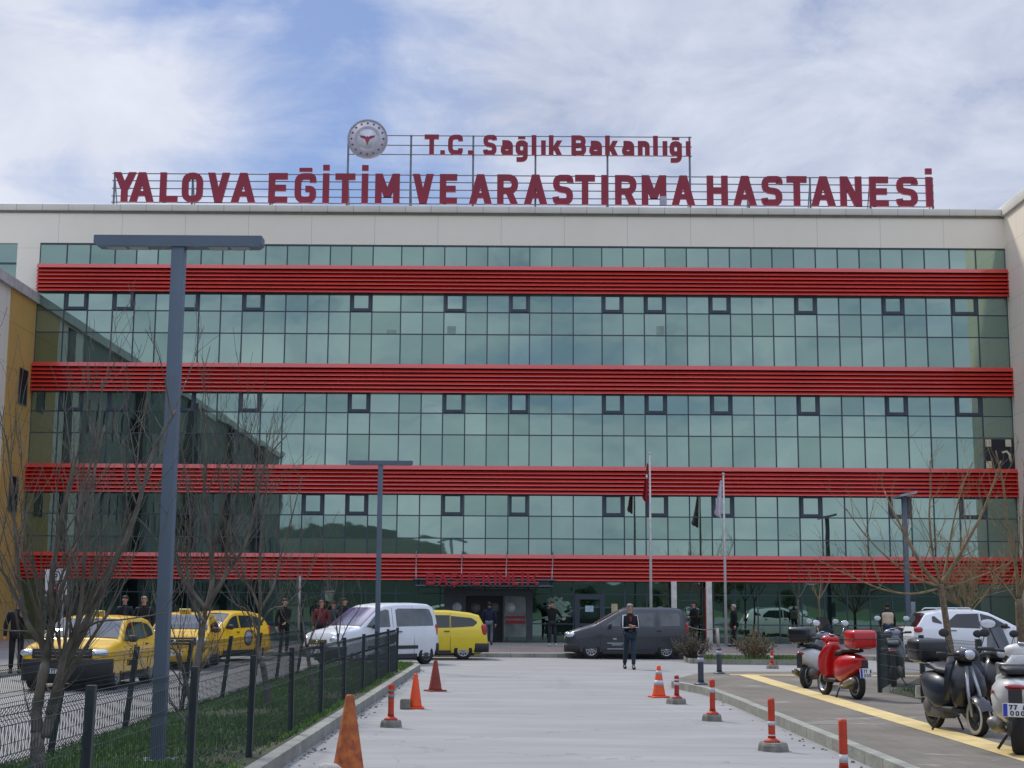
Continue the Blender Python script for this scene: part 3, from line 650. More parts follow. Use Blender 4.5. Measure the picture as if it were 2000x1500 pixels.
# ---- side wings
lw = thing('side_wing', 'lower ochre and white wing with dark window slots at the left edge of the forecourt', 'building', (XL, FY, 0))
hz = P(75, 575, FY).z
a0 = P(20, 700, 60.0)
yo = -3.3
mbw = MB().box((-14, yo, 0), (.0, -.001, hz - .45)); mbw.build('wall', OCHRE, lw, )['label'] = 'ochre clad wall'
mbw = MB().box((-14, -7.5, 0), (-.05, yo, hz - .45)); mbw.build('wall', WHITEP, lw)['label'] = 'white clad wall'
mbw = MB().box((-14, -70, 0), (-.08, -7.5, hz - .45)); mbw.build('wall', mat('slate_cladding', '63706a', .6, var=.05, lines=[(1, .5, 1.6, .025, .4), (2, .1, 2.0, .03, .4)]), lw)['label'] = 'grey green clad wall'
MB().box((-14, -70.2, hz - .449), (.12, -.002, hz)).build('parapet_coping', mat('wing_coping', 'bdbcb9', .5, lines=[(1, 0, 1.5, .03, .6)]), lw)
for (pa, pb, y0, y1) in ((725, 790, -1.75, -.75), (935, 1000, -2.2, -1.2)):
    za, zb_ = P(20, pb, 63).z, P(20, pa, 63).z
    w_ = MB(); w_.box((-.3, y0, za), (.004, y1, zb_)); wo = w_.build('window', DARKF, lw)
    f_ = MB(); f_.box((-.01, y0 - .05, za - .05), (.03, y0, zb_ + .05)); f_.box((-.01, y1, za - .05), (.03, y1 + .05, zb_ + .05)); f_.box((-.01, y0, zb_), (.03, y1, zb_ + .05)); f_.box((-.01, y0, za - .05), (.03, y1, za)); f_.build('frame', FRAME, wo)
# rows of windows further along the wing (mirrored in the glass)
for fl in range(3):
    for k in range(4):
        y0 = -9 - k * 14.5; z_ = 1.6 + fl * 4.4
        w_ = MB(); w_.box((-.2, y0 - 12.5, z_), (-.065, y0, z_ + 1.7)); wo = w_.build('window', mat('wing_glass', '1c2624', .3), lw)
        w_ = MB(); [w_.box((-.063, y0 - 12.5 + j * 1.56, z_), (-.03, y0 - 12.42 + j * 1.56, z_ + 1.7)) for j in range(9)]; w_.build('mullion', FRAME, wo)
for k in range(5):
    y0 = -4.9 - k * 13.2; MB().box((-.049, y0 - 1.1, 0), (.02 if k == 0 else .5, y0, hz - .6)).build('pier', mat('dark_pier', '3f4644', .7), lw)
rw = thing('side_wing', 'tall cream clad wing projecting forward at the right edge of the facade', 'building', (XR, FY, 0))
zr = Ztop + .15
MB().box((0, -5.6, 0), (12, .0, zr - .5)).build('wall', CREAM2, rw)
MB().rbox((-.12, -5.75, zr - .499), (12, .3, zr), .03).build('parapet_coping', COPING, rw)
# ================================================================ VEHICLES
TYRE = mat('tyre_rubber', (.018, .018, .018), .85, bump=.3)
RIM = mat('rim_silver', 'a5a8ab', .35, metal=.7, var=.08)
RIMD = mat('rim_steel_grey', '54585b', .5, metal=.4)
CGLASS = mat('car_glass', (.012, .016, .018), .04, var=.05, spec=.9)
CGLASSL = mat('car_glass_light', (.10, .12, .125), .05, var=.25, scale=1.2, spec=1.)
PLASTIC = mat('dark_plastic', (.028, .030, .032), .65, var=.1)
LAMPW = mat('headlight_glass', 'c9d0d6', .12, metal=.35, coat=.8)
LAMPR = mat('tail_light_red', 'a01018', .2, coat=.8)
CHROME = mat('chrome', 'c8ccd0', .12, metal=1.)
PLATE = mat('plate_white', 'dcdcdc', .5); PLATEB = mat('plate_blue', '2438a8', .5); INK = mat('ink_black', (.02, .02, .02), .6)
SEATM = mat('interior_dark', (.02, .02, .022), .8)
def lerp(a, b, t): return a + (b - a) * t
def poly(pts, x):
    if x <= pts[0][0]: return pts[0][1]
    for (a, b), (c, d) in zip(pts, pts[1:]):
        if x <= c: return lerp(b, d, (x - a) / max(1e-9, c - a))
    return pts[-1][1]
def make_wheel(r, w, rimmat, parent, loc, spokes=8):
    o = bpy.data.objects.new('wheel', None)
    tb = MB(); tb.lathe([(r * .62, -w / 2), (r * .93, -w / 2), (r, -w * .34), (r, w * .34), (r * .93, w / 2), (r * .62, w / 2)], (0, 0, 0), 28, axis='Y', cap=False)
    # the wheel itself is the tyre mesh's parent
    bpy.data.objects.remove(o)
    hub = MB(); hub.lathe([(r * .62, -w * .3), (r * .62, w * .3)], (0, 0, 0), 24, axis='Y', mi=1)
    wo = hub.build('wheel', [PLASTIC, PLASTIC], parent); wo.location = loc
    tb.build('tyre', TYRE, wo)
    rb = MB(); sg_ = math.copysign(1, loc[1])
    for s_ in (sg_,):
        rb.lathe([(r * .56, s_ * w * .34), (r * .64, s_ * w * .38), (r * .64, s_ * w * .46), (r * .60, s_ * w * .47), (r * .55, s_ * w * .40)], (0, 0, 0), 28, axis='Y', cap=False)
        rb.lathe([(r * .15, s_ * w * .3), (r * .15, s_ * w * .44), (r * .02, s_ * w * .46)], (0, 0, 0), 12, axis='Y')
        for k in range(spokes):
            a = 2 * math.pi * k / spokes; c_, n_ = math.cos(a), math.sin(a); q = r * .055 * (8 / spokes)
            yA, yB = s_ * w * .36, s_ * w * .44
            pts = [(r * .1, q * 1.5), (r * .6, q * 1.1), (r * .6, -q * 1.1), (r * .1, -q * 1.5)]
            rb.prism([(x * c_ - z * n_, x * n_ + z * c_) for x, z in pts], yA, yB)
    rb.build('rim', rimmat, wo)
    return wo
def make_plate(parent, loc, rz, sc_=1., txt='77', name='number_plate', rx=0.):
    w_, h_ = .50 * sc_, .11 * sc_
    if txt == 'moto': w_, h_ = .24 * sc_, .17 * sc_
    mb = MB(); mb.rbox((-w_ / 2, -.008, -h_ / 2), (w_ / 2, .008, h_ / 2), .004); p = mb.build(name, PLATE, parent); p.location = loc; p.rotation_euler = (rx, 0, rz)
    MB().box((-w_ / 2 + .004, -.011, -h_ / 2 + .004), (-w_ / 2 + .045 * sc_, -.0085, h_ / 2 - .004)).build('blue_strip', PLATEB, p)
    mb = MB()
    if txt == 'moto':
        x = -w_ / 2 + .06 * sc_
        for ch in '77 A': 
            if ch != ' ': glyph(mb, ch, x, .005, .035 * sc_, .06 * sc_, .009, -.009, .001)
            x += .042 * sc_
        for k in range(3): glyph(mb, '0', -w_ / 2 + .07 * sc_ + k * .05 * sc_, -.07 * sc_, .035 * sc_, .06 * sc_, .009, -.009, .001)
    else:
        x = -w_ / 2 + .06 * sc_
        for ch in '77 T 00': 
            if ch != ' ': glyph(mb, ch, x, -.038 * sc_, .045 * sc_, .076 * sc_, .012, -.009, .001)
            x += .058 * sc_
    mb.build('number', INK, p); return p
def carve(body, wheels, r, W):
    cut = MB()
    for x, y in wheels:
        s_ = math.copysign(1, y); cut.lathe([(r, s_ * (W / 2 - .30)), (r, s_ * (W / 2 + .2))], (x, 0, r * .88), 28, axis='Y')
    co = cut.build('cutter', [PLASTIC]); md = body.modifiers.new('b', 'BOOLEAN'); md.operation = 'DIFFERENCE'; md.object = co; md.solver = 'EXACT'; md.material_mode = 'TRANSFER'
    dg = bpy.context.evaluated_depsgraph_get(); me = bpy.data.meshes.new_from_object(body.evaluated_get(dg)); body.modifiers.clear(); body.data = me
    bpy.data.objects.remove(co)
def make_car(name, label, cat, loc, heading, spec, paint, group=None):
    """car pointing along +x, nose at x=+L/2; heading = world angle of +x"""
    L_, H_, W_ = spec['L'], spec['H'], spec['W']; w2 = W_ / 2; belt = spec['belt']; tum = spec.get('tumble', .30); zb = spec.get('clear', .20)
    root = thing(name, label, cat, loc, heading, group)
    prof = spec['prof']                                    # (distance from nose, roof height)
    X = lambda s: L_ / 2 - s
    def zt(s): return poly(prof, s)
    def hw(s):                                             # plan taper
        e = min(s / .55, 1); b = min((L_ - s) / .45, 1)
        return w2 * (1 - .16 * (1 - e) ** 2.2) * (1 - .10 * (1 - b) ** 2.2)
    def sect(s):
        w = hw(s); z = zt(s); be = min(belt(s) if callable(belt) else belt, z - .09); wt = .965 * w - max(0, z - .07 - be) * tum
        return w, z, be, wt
    def side_y(s, z):
        w, zz, be, wt = sect(s); t = (z - be) / max(1e-6, zz - .07 - be); return lerp(.965 * w, wt, t)
    st = sorted(set([round(p[0], 4) for p in prof] + [round(L_ * i / 40, 4) for i in range(41)]))
    st = [s for i, s in enumerate(st) if i == 0 or s - st[i - 1] > .012]
    rings = []
    for s in st:
        w, z, be, wt = sect(s); zbb = zb + (.10 * max(0, 1 - s / .3)) + (.12 * max(0, 1 - (L_ - s) / .3)); h1 = lerp(zbb, be, .25); h2 = lerp(zbb, be, .62)
        half = [(.78 * w, zbb), (.95 * w, zbb + .04), (.99 * w, h1), (w, h2), (.99 * w, be - .05), (.965 * w, be), (wt, z - .07), (wt - .035, z - .025), (wt - .10, z), (.45 * wt, z + .022)]
        ring = [(X(s), y, q) for y, q in half] + [(X(s), -y, q) for y, q in half[::-1]]
        rings.append(ring)
    b = MB(); b.loft(rings, 0, True, True); body = b.build('body', [paint, PLASTIC], root)
    fs_, rs_ = spec['axles']; wr = spec['wr']
    wl = [(X(a), y) for a in (fs_, rs_) for y in (w2, -w2)]
    carve(body, wl, wr + .055, W_)
    me = body.data; me.polygons.foreach_set('use_smooth', [True] * len(me.polygons)); me.update()
    try: me.set_sharp_from_angle(angle=R(38))
    except Exception: pass
    for x, y in wl: make_wheel(wr, .21, spec.get('rim', RIM), root, (x, math.copysign(w2 - .115, y), wr), spec.get('spokes', 8))
    off = .007
    # side windows
    for s_ in (1, -1):
        for (lo, hi_) in spec['side_windows']:
            a, c = lo[0][0], lo[-1][0]; n = 14; mb = MB(); rows_ = []
            for i in range(n + 1):
                s = lerp(a, c, i / n); z0, z1 = poly(lo, s), max(poly(hi_, s), poly(lo, s) + .004)
                rows_.append([(X(s), s_ * (side_y(s, lerp(z0, z1, k / 3)) + off), lerp(z0, z1, k / 3)) for k in range(4)])
            mb.loft(rows_, 0, True, False, False); mb.build('side_window', spec.get('swmat', CGLASS), root)
        mr = MB(); ms, mz = spec['mirror']; y_ = side_y(ms, mz)
        mr.ell((X(ms) + .0, s_ * (y_ + .15), mz), (.06, .11, .085), 12, 8, pw=.8); mr.tube([(X(ms) + .02, s_ * (y_ - .02), mz - .05), (X(ms), s_ * (y_ + .12), mz - .04)], .02, 6)
        mr.build('wing_mirror', PLASTIC, root)
        # door shut lines and handles
        for s in spec['doors']:
            dl = MB()
            pts = [(X(s), s_ * (side_y(s, z) + .002) if z > sect(s)[2] else s_ * (hw(s) * poly([(zb, .96), (lerp(zb, sect(s)[2], .3), .995), (lerp(zb, sect(s)[2], .62), 1.0), (sect(s)[2], .965)], z) + .002), z) for z in [lerp(zb + .12, zt(s) - .1, k / 8) for k in range(9)]]
            dl.tube(pts, .006, 4, smooth=False); dl.build('door_seam', PLASTIC, root)
        for s, z in spec['handles']:
            MB().rbox((X(s) - .09, s_ * (hw(s) - .004) - .012, z - .014), (X(s) + .09, s_ * (hw(s) - .004) + .03, z + .014), .01).build('door_handle', spec.get('handle_mat', PLASTIC), root)
        # sill
        sl = MB(); ys = s_ * w2
        sl.box((X(rs_ - wr - .09), min(ys * .985, ys * 1.01), zb - .01), (X(fs_ + wr + .09), max(ys * .985, ys * 1.01), zb + spec.get('sill', .12)))
        sl.build('sill', PLASTIC, root)
        if spec.get('rub'):
            rb = MB(); z = spec['rub']; rb.box((X(rs_ - wr - .06), min(ys * .985, ys * 1.012), z - .05), (X(fs_ + wr + .06), max(ys * .985, ys * 1.012), z + .05)); rb.build('rubbing_strip', PLASTIC, root)
        # lamps
        hs, hz_, hr = spec['headlight']
        hl = MB(); hl.ell((X(hs), s_ * (hw(hs) - .15), hz_), hr, 14, 8, pw=.75); o = hl.build('headlight', LAMPW, root)
        MB().ell((X(hs) + hr[0] * .55, s_ * (hw(hs) - .17), hz_), (hr[0] * .5, hr[1] * .34, hr[2] * .6), 10, 6).build('lens', CHROME, o)
        ts, tz, tr = spec['taillight']
        MB().ell((X(ts), s_ * (hw(ts) - .05), tz), tr, 12, 8, pw=.7).build('tail_light', LAMPR, root)
    # windscreen and rear window on the top surface
    for key in ('windscreen', 'rear_window'):
        if key not in spec: continue
        a, c = spec[key]; mb = MB(); rows_ = []
        for i in range(9):
            s = lerp(a, c, i / 8); w, z, be, wt = sect(s); ring = []
            for k in range(13):
                f = lerp(-1, 1, k / 12); y = (wt - .07) * f; ay = abs(y)
                zz = lerp(z + .022, z + .022, 1) if ay < .45 * wt else lerp(z + .022, z, min(1, (ay - .45 * wt) / (wt - .10 - .45 * wt)))
                ring.append((X(s) + (.010 if key == 'windscreen' else -.010), y, zz + .010))
            rows_.append(ring)
        mb.loft(rows_, 0, True, False, False); mb.build(key, spec.get('wsmat', CGLASS), root)
    # bumpers follow the plan outline
    for nm, s0, dr_, z0, z1 in (('front_bumper', .0, 1, spec['bump'][0], spec['bump'][1]), ('rear_bumper', L_, -1, spec['bump'][2], spec['bump'][3])):
        lim = (fs_ if dr_ > 0 else L_ - rs_) - wr - .07; ss = [q for q in (.42, .30, .2, .12, .06, .02) if q < lim]
        pts = [(X(s0 + dr_ * s), hw(s0 + dr_ * s) + .026) for s in ss] + [(X(s0 - dr_ * .035), hw(s0) * .975), (X(s0 - dr_ * .05), hw(s0) * .72), (X(s0 - dr_ * .06), hw(s0) * .3)]
        pts = pts + [(x, -y) for x, y in pts[::-1]]
        rings = [[(x, y, z0), (x, y, z1 - .03), (x * .995, y * .985, z1), (x * .97, y * .93, z1), (x * .97, y * .93, z0)] for x, y in pts]
        mb = MB(); mb.loft(rings, 0, True, True); mb.build(nm, spec.get('bmat', PLASTIC), root)
    if 'grille' in spec:
        z0, z1, wg = spec['grille']; g_ = MB(); g_.rbox((X(.10), -wg, z0), (X(-.03), wg, z1), .02); go = g_.build('grille', PLASTIC, root)
        c_ = MB(); 
        for k in range(2): z = lerp(z0, z1, .3 + .4 * k); c_.box((X(-.031), -wg * .9, z - .008), (X(-.040), wg * .9, z + .008))
        c_.build('grille_bar', CHROME, go)
        MB().lathe([(.055, 0), (.055, -.02)], (X(-.05), 0, (z0 + z1) / 2), 14, axis='X').build('badge', CHROME, root)
    make_plate(root, (X(-.085), 0, spec['plate']), R(90)); make_plate(root, (X(L_ + .085), 0, spec.get('rplate', .55)), R(-90))
    MB().box((X(L_ * .9), -w2 * .8, zb - .06), (X(L_ * .1), w2 * .8, zb + .05)).build('underbody', PLASTIC, root)
    return root
MPV = dict(L=4.11, H=1.80, W=1.72, belt=1.10, tumble=.20, wr=.30, axles=(.86, 3.55), rim=RIMD, spokes=10, rub=.52,
    prof=[(0, .62), (.03, .80), (.12, .93), (.5, 1.02), (.95, 1.10), (1.30, 1.36), (1.72, 1.66), (1.95, 1.75), (2.4, 1.80), (3.3, 1.81), (3.75, 1.79), (3.92, 1.72), (4.03, 1.45), (4.09, 1.0), (4.11, .6)],
    side_windows=[([(1.18, 1.12), (1.3, 1.10), (2.10, 1.12)], [(1.18, 1.14), (1.55, 1.46), (1.75, 1.58), (2.0, 1.64), (2.10, 1.60)]),
                  ([(2.36, 1.13), (3.85, 1.15)], [(2.36, 1.62), (2.42, 1.66), (3.68, 1.66), (3.80, 1.60), (3.85, 1.40)])],
    mirror=(1.42, 1.14), doors=(1.12, 2.22, 3.05), handles=[(2.05, .98), (2.45, .98)], headlight=(.16, .76, (.16, .17, .10)), taillight=(3.98, 1.0, (.07, .05, .2)),
    windscreen=(1.0, 1.72), rear_window=None, bump=(.24, .56, .28, .62), grille=(.62, .76, .42), plate=.42)
MPV.pop('rear_window')
WSV = mat('windscreen_violet_glare', '5d568c', .12, var=.15, scale=1.2, coat=.6, col2='34343f')  # violet glare is put into the windscreen base colour
MPV['wsmat'] = WSV; MPV['swmat'] = CGLASSL
HAT = dict(L=4.34, H=1.66, W=1.80, belt=1.07, tumble=.30, wr=.325, axles=(.84, 3.48), spokes=9, clear=.22, sill=.16, glass='l',
    prof=[(0, .74), (.03, .90), (.10, .99), (.5, 1.05), (1.05, 1.12), (1.4, 1.34), (1.85, 1.58), (2.1, 1.64), (2.6, 1.67), (3.3, 1.65), (3.75, 1.58), (4.05, 1.33), (4.24, 1.05), (4.32, .95), (4.34, .6)],
    side_windows=[([(1.35, 1.10), (2.2, 1.11)], [(1.35, 1.13), (1.7, 1.38), (1.95, 1.49), (2.2, 1.53)]), ([(2.30, 1.11), (3.1, 1.13)], [(2.30, 1.53), (3.1, 1.52)]), ([(3.2, 1.14), (3.75, 1.20)], [(3.2, 1.51), (3.55, 1.46), (3.75, 1.34)])],
    mirror=(1.5, 1.15), doors=(1.25, 2.25, 3.15), handles=[(2.1, .98), (3.0, 1.0)], headlight=(.16, .86, (.18, .20, .09)), taillight=(4.16, .98, (.09, .06, .2)),
    windscreen=(1.12, 1.88), rear_window=(3.82, 4.22), bump=(.24, .72, .28, .62), grille=(.74, .96, .60), plate=.46)
LODGY = dict(L=4.50, H=1.68, W=1.75, belt=1.05, tumble=.28, wr=.32, axles=(.85, 3.66), spokes=10, clear=.2,
    prof=[(0, .72), (.05, .90), (.5, 1.02), (1.0, 1.10), (1.4, 1.36), (1.9, 1.60), (2.3, 1.67), (3.2, 1.66), (3.9, 1.58), (4.2, 1.50), (4.36, 1.20), (4.46, .95), (4.50, .6)],
    side_windows=[([(1.3, 1.08), (2.2, 1.08)], [(1.3, 1.12), (1.8, 1.45), (2.2, 1.52)]), ([(2.28, 1.08), (3.2, 1.09)], [(2.28, 1.52), (3.2, 1.51)]), ([(3.24, 1.09), (4.0, 1.14), (4.12, 1.24)], [(3.24, 1.49), (3.95, 1.42), (4.12, 1.30)])],
    mirror=(1.5, 1.12), doors=(1.25, 2.24, 3.22), handles=[(2.1, .95), (3.1, .97)], headlight=(.18, .82, (.18, .18, .09)), taillight=(4.36, 1.02, (.10, .07, .20)),
    windscreen=(1.08, 1.88), rear_window=(4.24, 4.44), bump=(.24, .55, .26, .56), grille=(.66, .82, .5), plate=.42)
CADDY = dict(swmat=CGLASSL, wsmat=CGLASSL, L=4.41, H=1.82, W=1.79, belt=1.12, tumble=.17, wr=.32, axles=(.88, 3.56), spokes=9, rub=None, clear=.2,
    prof=[(0, .66), (.04, .84), (.14, .94), (.5, 1.06), (1.0, 1.20), (1.35, 1.40), (1.85, 1.68), (2.1, 1.77), (2.6, 1.81), (3.9, 1.80), (4.12, 1.75), (4.27, 1.55), (4.36, 1.1), (4.41, .6)],
    side_windows=[([(1.45, 1.17), (2.15, 1.14)], [(1.45, 1.21), (1.8, 1.46), (2.15, 1.59)]), ([(2.35, 1.15), (3.12, 1.15)], [(2.35, 1.60), (3.12, 1.62)]), ([(3.36, 1.16), (4.06, 1.18)], [(3.36, 1.62), (3.98, 1.62), (4.06, 1.5)])],
    mirror=(1.55, 1.18), doors=(1.22, 2.25, 3.24), handles=[(2.1, 1.0), (3.3, 1.0)], headlight=(.2, .84, (.22, .16, .10)), taillight=(4.31, 1.05, (.06, .06, .24)),
    windscreen=(1.05, 1.88), bump=(.24, .52, .26, .56), grille=(.66, .78, .5), plate=.42)
SUV = dict(L=4.48, H=1.66, W=1.82, belt=1.06, tumble=.33, wr=.335, axles=(.88, 3.52), spokes=10, clear=.2,
    prof=[(0, .70), (.05, .88), (.5, 1.00), (1.1, 1.10), (1.5, 1.32), (2.0, 1.56), (2.4, 1.64), (3.2, 1.64), (3.8, 1.57), (4.05, 1.50), (4.25, 1.22), (4.42, 1.02), (4.48, .6)],
    side_windows=[([(1.4, 1.08), (2.3, 1.07)], [(1.4, 1.12), (1.95, 1.44), (2.3, 1.53)]), ([(2.36, 1.07), (3.42, 1.10)], [(2.36, 1.53), (3.05, 1.51), (3.42, 1.22)]), ([(3.55, 1.20), (3.84, 1.26)], [(3.55, 1.26), (3.76, 1.45), (3.84, 1.42)])],
    mirror=(1.6, 1.15), doors=(1.3, 2.34, 3.3), handles=[(2.2, .98), (3.2, 1.0)], headlight=(.2, .80, (.2, .2, .08)), taillight=(4.3, 1.02, (.14, .10, .09)),
    windscreen=(1.15, 2.0), rear_window=(4.02, 4.36), bump=(.24, .55, .26, .56), grille=(.62, .8, .5), plate=.42)
YEL = mat('taxi_yellow', 'e8b80a', .35, var=.04, coat=.6, scale=1.)
YEL2 = mat('taxi_yellow_pale', 'd8bf18', .35, var=.04, coat=.6, scale=1.)
WHT = mat('car_white', 'd2d6da', .35, var=.03, coat=.5, dirt=.06)
CHAR = mat('car_charcoal', '2b323a', .4, var=.06, coat=.5, dirt=.08)
WHT2 = mat('suv_white', 'd9dcdf', .3, var=.02, coat=.7)

def scaled(o, k): o.scale = (k, k, k); return o
# taxi A (front left)
gA = G(215, 1352); LA = 4.34
tA = make_car('taxi', 'yellow taxi with black front bumper and roof lamp, nearest of the taxis', 'taxi', (-8.78, 28.6 + LA / 2, 0), R(-90) - .02, HAT, YEL, 'yellow taxis')
tA.scale = (.95, .99, .87)
# side band lettering, crest
BLK = mat('taxi_print', '3b3413', .6)
def taxi_marks(root, spec, side=1):
    w = spec['W'] / 2 + .004; mb = MB(); L_ = spec['L']
    s_ = MB(); st0 = len(mb.v)
    for i, ch in enumerate('TAKSI'): glyph(mb, ch, -.25 + i * .11, .52, .085, .13, .022, 0, .003)
    # text is written in XZ facing -Y: turn it to face the car's left (+Y) side
    mb.xf(Matrix.Translation((L_ / 2 - 1.75, w, 0)) @ Matrix.Rotation(math.pi, 4, 'Z'))
    mb.build('side_lettering', BLK, root)
    c = MB(); ribbon(c, [Vector((math.cos(a) * .10, .82 + math.sin(a) * .10)) for a in [2 * math.pi * i / 20 for i in range(20)]], .02, -.003, .001, True)
    c.xf(Matrix.Translation((L_ / 2 - 1.75, w - .002, 0)) @ Matrix.Rotation(math.pi, 4, 'Z')); c.build('crest', BLK, root)
def roof_lamp(root, x, z):
    b = MB(); b.rbox((x - .07, -.17, z), (x + .07, .17, z + .13), .03); lo = b.build('roof_lamp', mat('roof_lamp_yellow', 'd9c060', .4, coat=.4), root)
    mb = MB(); [glyph(mb, ch, -.13 + i * .055, .03, .042, .07, .012, 0, .002) for i, ch in enumerate('TAKSI')]
    mb.xf(Matrix.Translation((x + .074, 0, z)) @ Matrix.Rotation(R(90), 4, 'Z')); mb.build('lettering', INK, lo)
taxi_marks(tA, HAT); roof_lamp(tA, LA / 2 - 2.2, 1.675)
# bonnet edge and black lower front of taxi A are its bumper; roof rails
def rails(root, spec, a, b, z, m_):
    for s_ in (1, -1): MB().tube([(spec['L'] / 2 - a, s_ * (spec['W'] / 2 - .27), z - .02), (spec['L'] / 2 - a - .1, s_ * (spec['W'] / 2 - .27), z + .04), (spec['L'] / 2 - b + .1, s_ * (spec['W'] / 2 - .27), z + .03), (spec['L'] / 2 - b, s_ * (spec['W'] / 2 - .27), z - .03)], .02, 6).build('roof_rail', m_, root)
# taxi B
HATB = dict(HAT); HATB['bmat'] = YEL; HATB['bump'] = (.24, .6, .28, .62)
tB = make_car('taxi', 'yellow taxi seen from the front between the big lamp post and the nearest taxi', 'taxi', (-9.05, 40.4, 0), R(-90) + .10, HATB, YEL, 'yellow taxis')
tB.scale = (.95, .93, .88); roof_lamp(tB, 2.17 - 2.1, 1.67)
wB = HATB['W'] / 2
p4_ = P(424, 1190, 44.6); tE = make_car('taxi', 'yellow taxi with a round black and white emblem on its door', 'taxi', (p4_.x, 44.6, 0), R(-90) - .38, HATB, YEL, 'yellow taxis'); tE.scale = (.90, .92, .90)
c = MB(); c.lathe([(.27, 0), (.27, .006)], (.0, 0, .78), 28, axis='Y'); c.xf(Matrix.Translation((2.17 - 2.75, wB - .003, 0))); dB = c.build('door_emblem', INK, tE)
c = MB(); c.lathe([(.22, 0), (.22, .004)], (.0, .007, .78), 28, axis='Y'); c.xf(Matrix.Translation((2.17 - 2.75, wB - .003, 0))); c.build('emblem_face', mat('emblem_pale', 'a8abb8', .5, col2='60646f', scale=6.), dB)
# white MPV
aM = math.pi + R(44)
rw_ = G(838, 1297)
def place_by(spec, s, side, pt, ang):   # car centre so that the ground point under station s / side sits at pt
    lx, ly = spec['L'] / 2 - s, side * spec['W'] / 2
    return (pt.x - (lx * math.cos(ang) - ly * math.sin(ang)), pt.y - (lx * math.sin(ang) + ly * math.cos(ang)), 0)
vM = make_car('white_van', 'white passenger van with painted violet windscreen glare turning across the road', 'van', place_by(MPV, 3.55, 1, rw_, aM), aM, MPV, WHT)
vM.scale = (.95, .97, .975)
# yellow taxi C behind it
rc = G(909, 1289); aC = math.pi + R(6)
tC = make_car('taxi', 'lemon yellow estate taxi, its rear showing behind the white van', 'taxi', place_by(LODGY, 3.66, 1, rc, aC), aC, LODGY, YEL2, 'yellow taxis')
tC.scale = (.95, .95, .93)
# charcoal van
aD = math.pi; rd = G(1302, 1288); k_ = .925
pD = place_by(CADDY, 3.56, 1, rd, aD); pD = (rd.x + (pD[0] - rd.x) * k_, rd.y + (pD[1] - rd.y) * k_, 0)
vD = make_car('dark_van', 'charcoal grey panel sided passenger van parked side on, facing left', 'van', pD, aD, CADDY, CHAR); scaled(vD, k_)
mk = mat('van_print', '9aa0a4', .6); mkr = mat('van_crest', '9a8d90', .6, col2='5b4a50', scale=18.)
wD = CADDY['W'] / 2 + .003
c = MB(); c.lathe([(.13, 0), (.13, .004)], (4.41 / 2 - 1.72, wD - .02, .92), 20, axis='Y'); c.build('door_crest', mkr, vD)
c = MB()
for z, a, b in ((.56, 1.45, 2.15), (.50, 1.62, 1.98), (.36, 1.45, 2.1)): c.box((4.41 / 2 - b, wD - .012, z - .018), (4.41 / 2 - a, wD + .001, z + .018))
c.box((4.41 / 2 - 1.78, wD - .012, .68), (4.41 / 2 - 1.66, wD + .001, .74)); c.build('door_lettering', mk, vD)
# white SUV on the right, facing right
ps = P(1776, 1240, 46.5)
vS = make_car('white_suv', 'white car with dark tinted windows parked behind the scooters, facing right', 'car', (ps.x + 2.3, 47.2, 0), R(2), SUV, WHT2); scaled(vS, 1.02)
rails(vS, SUV, 2.5, 3.7, 1.66, CHROME)

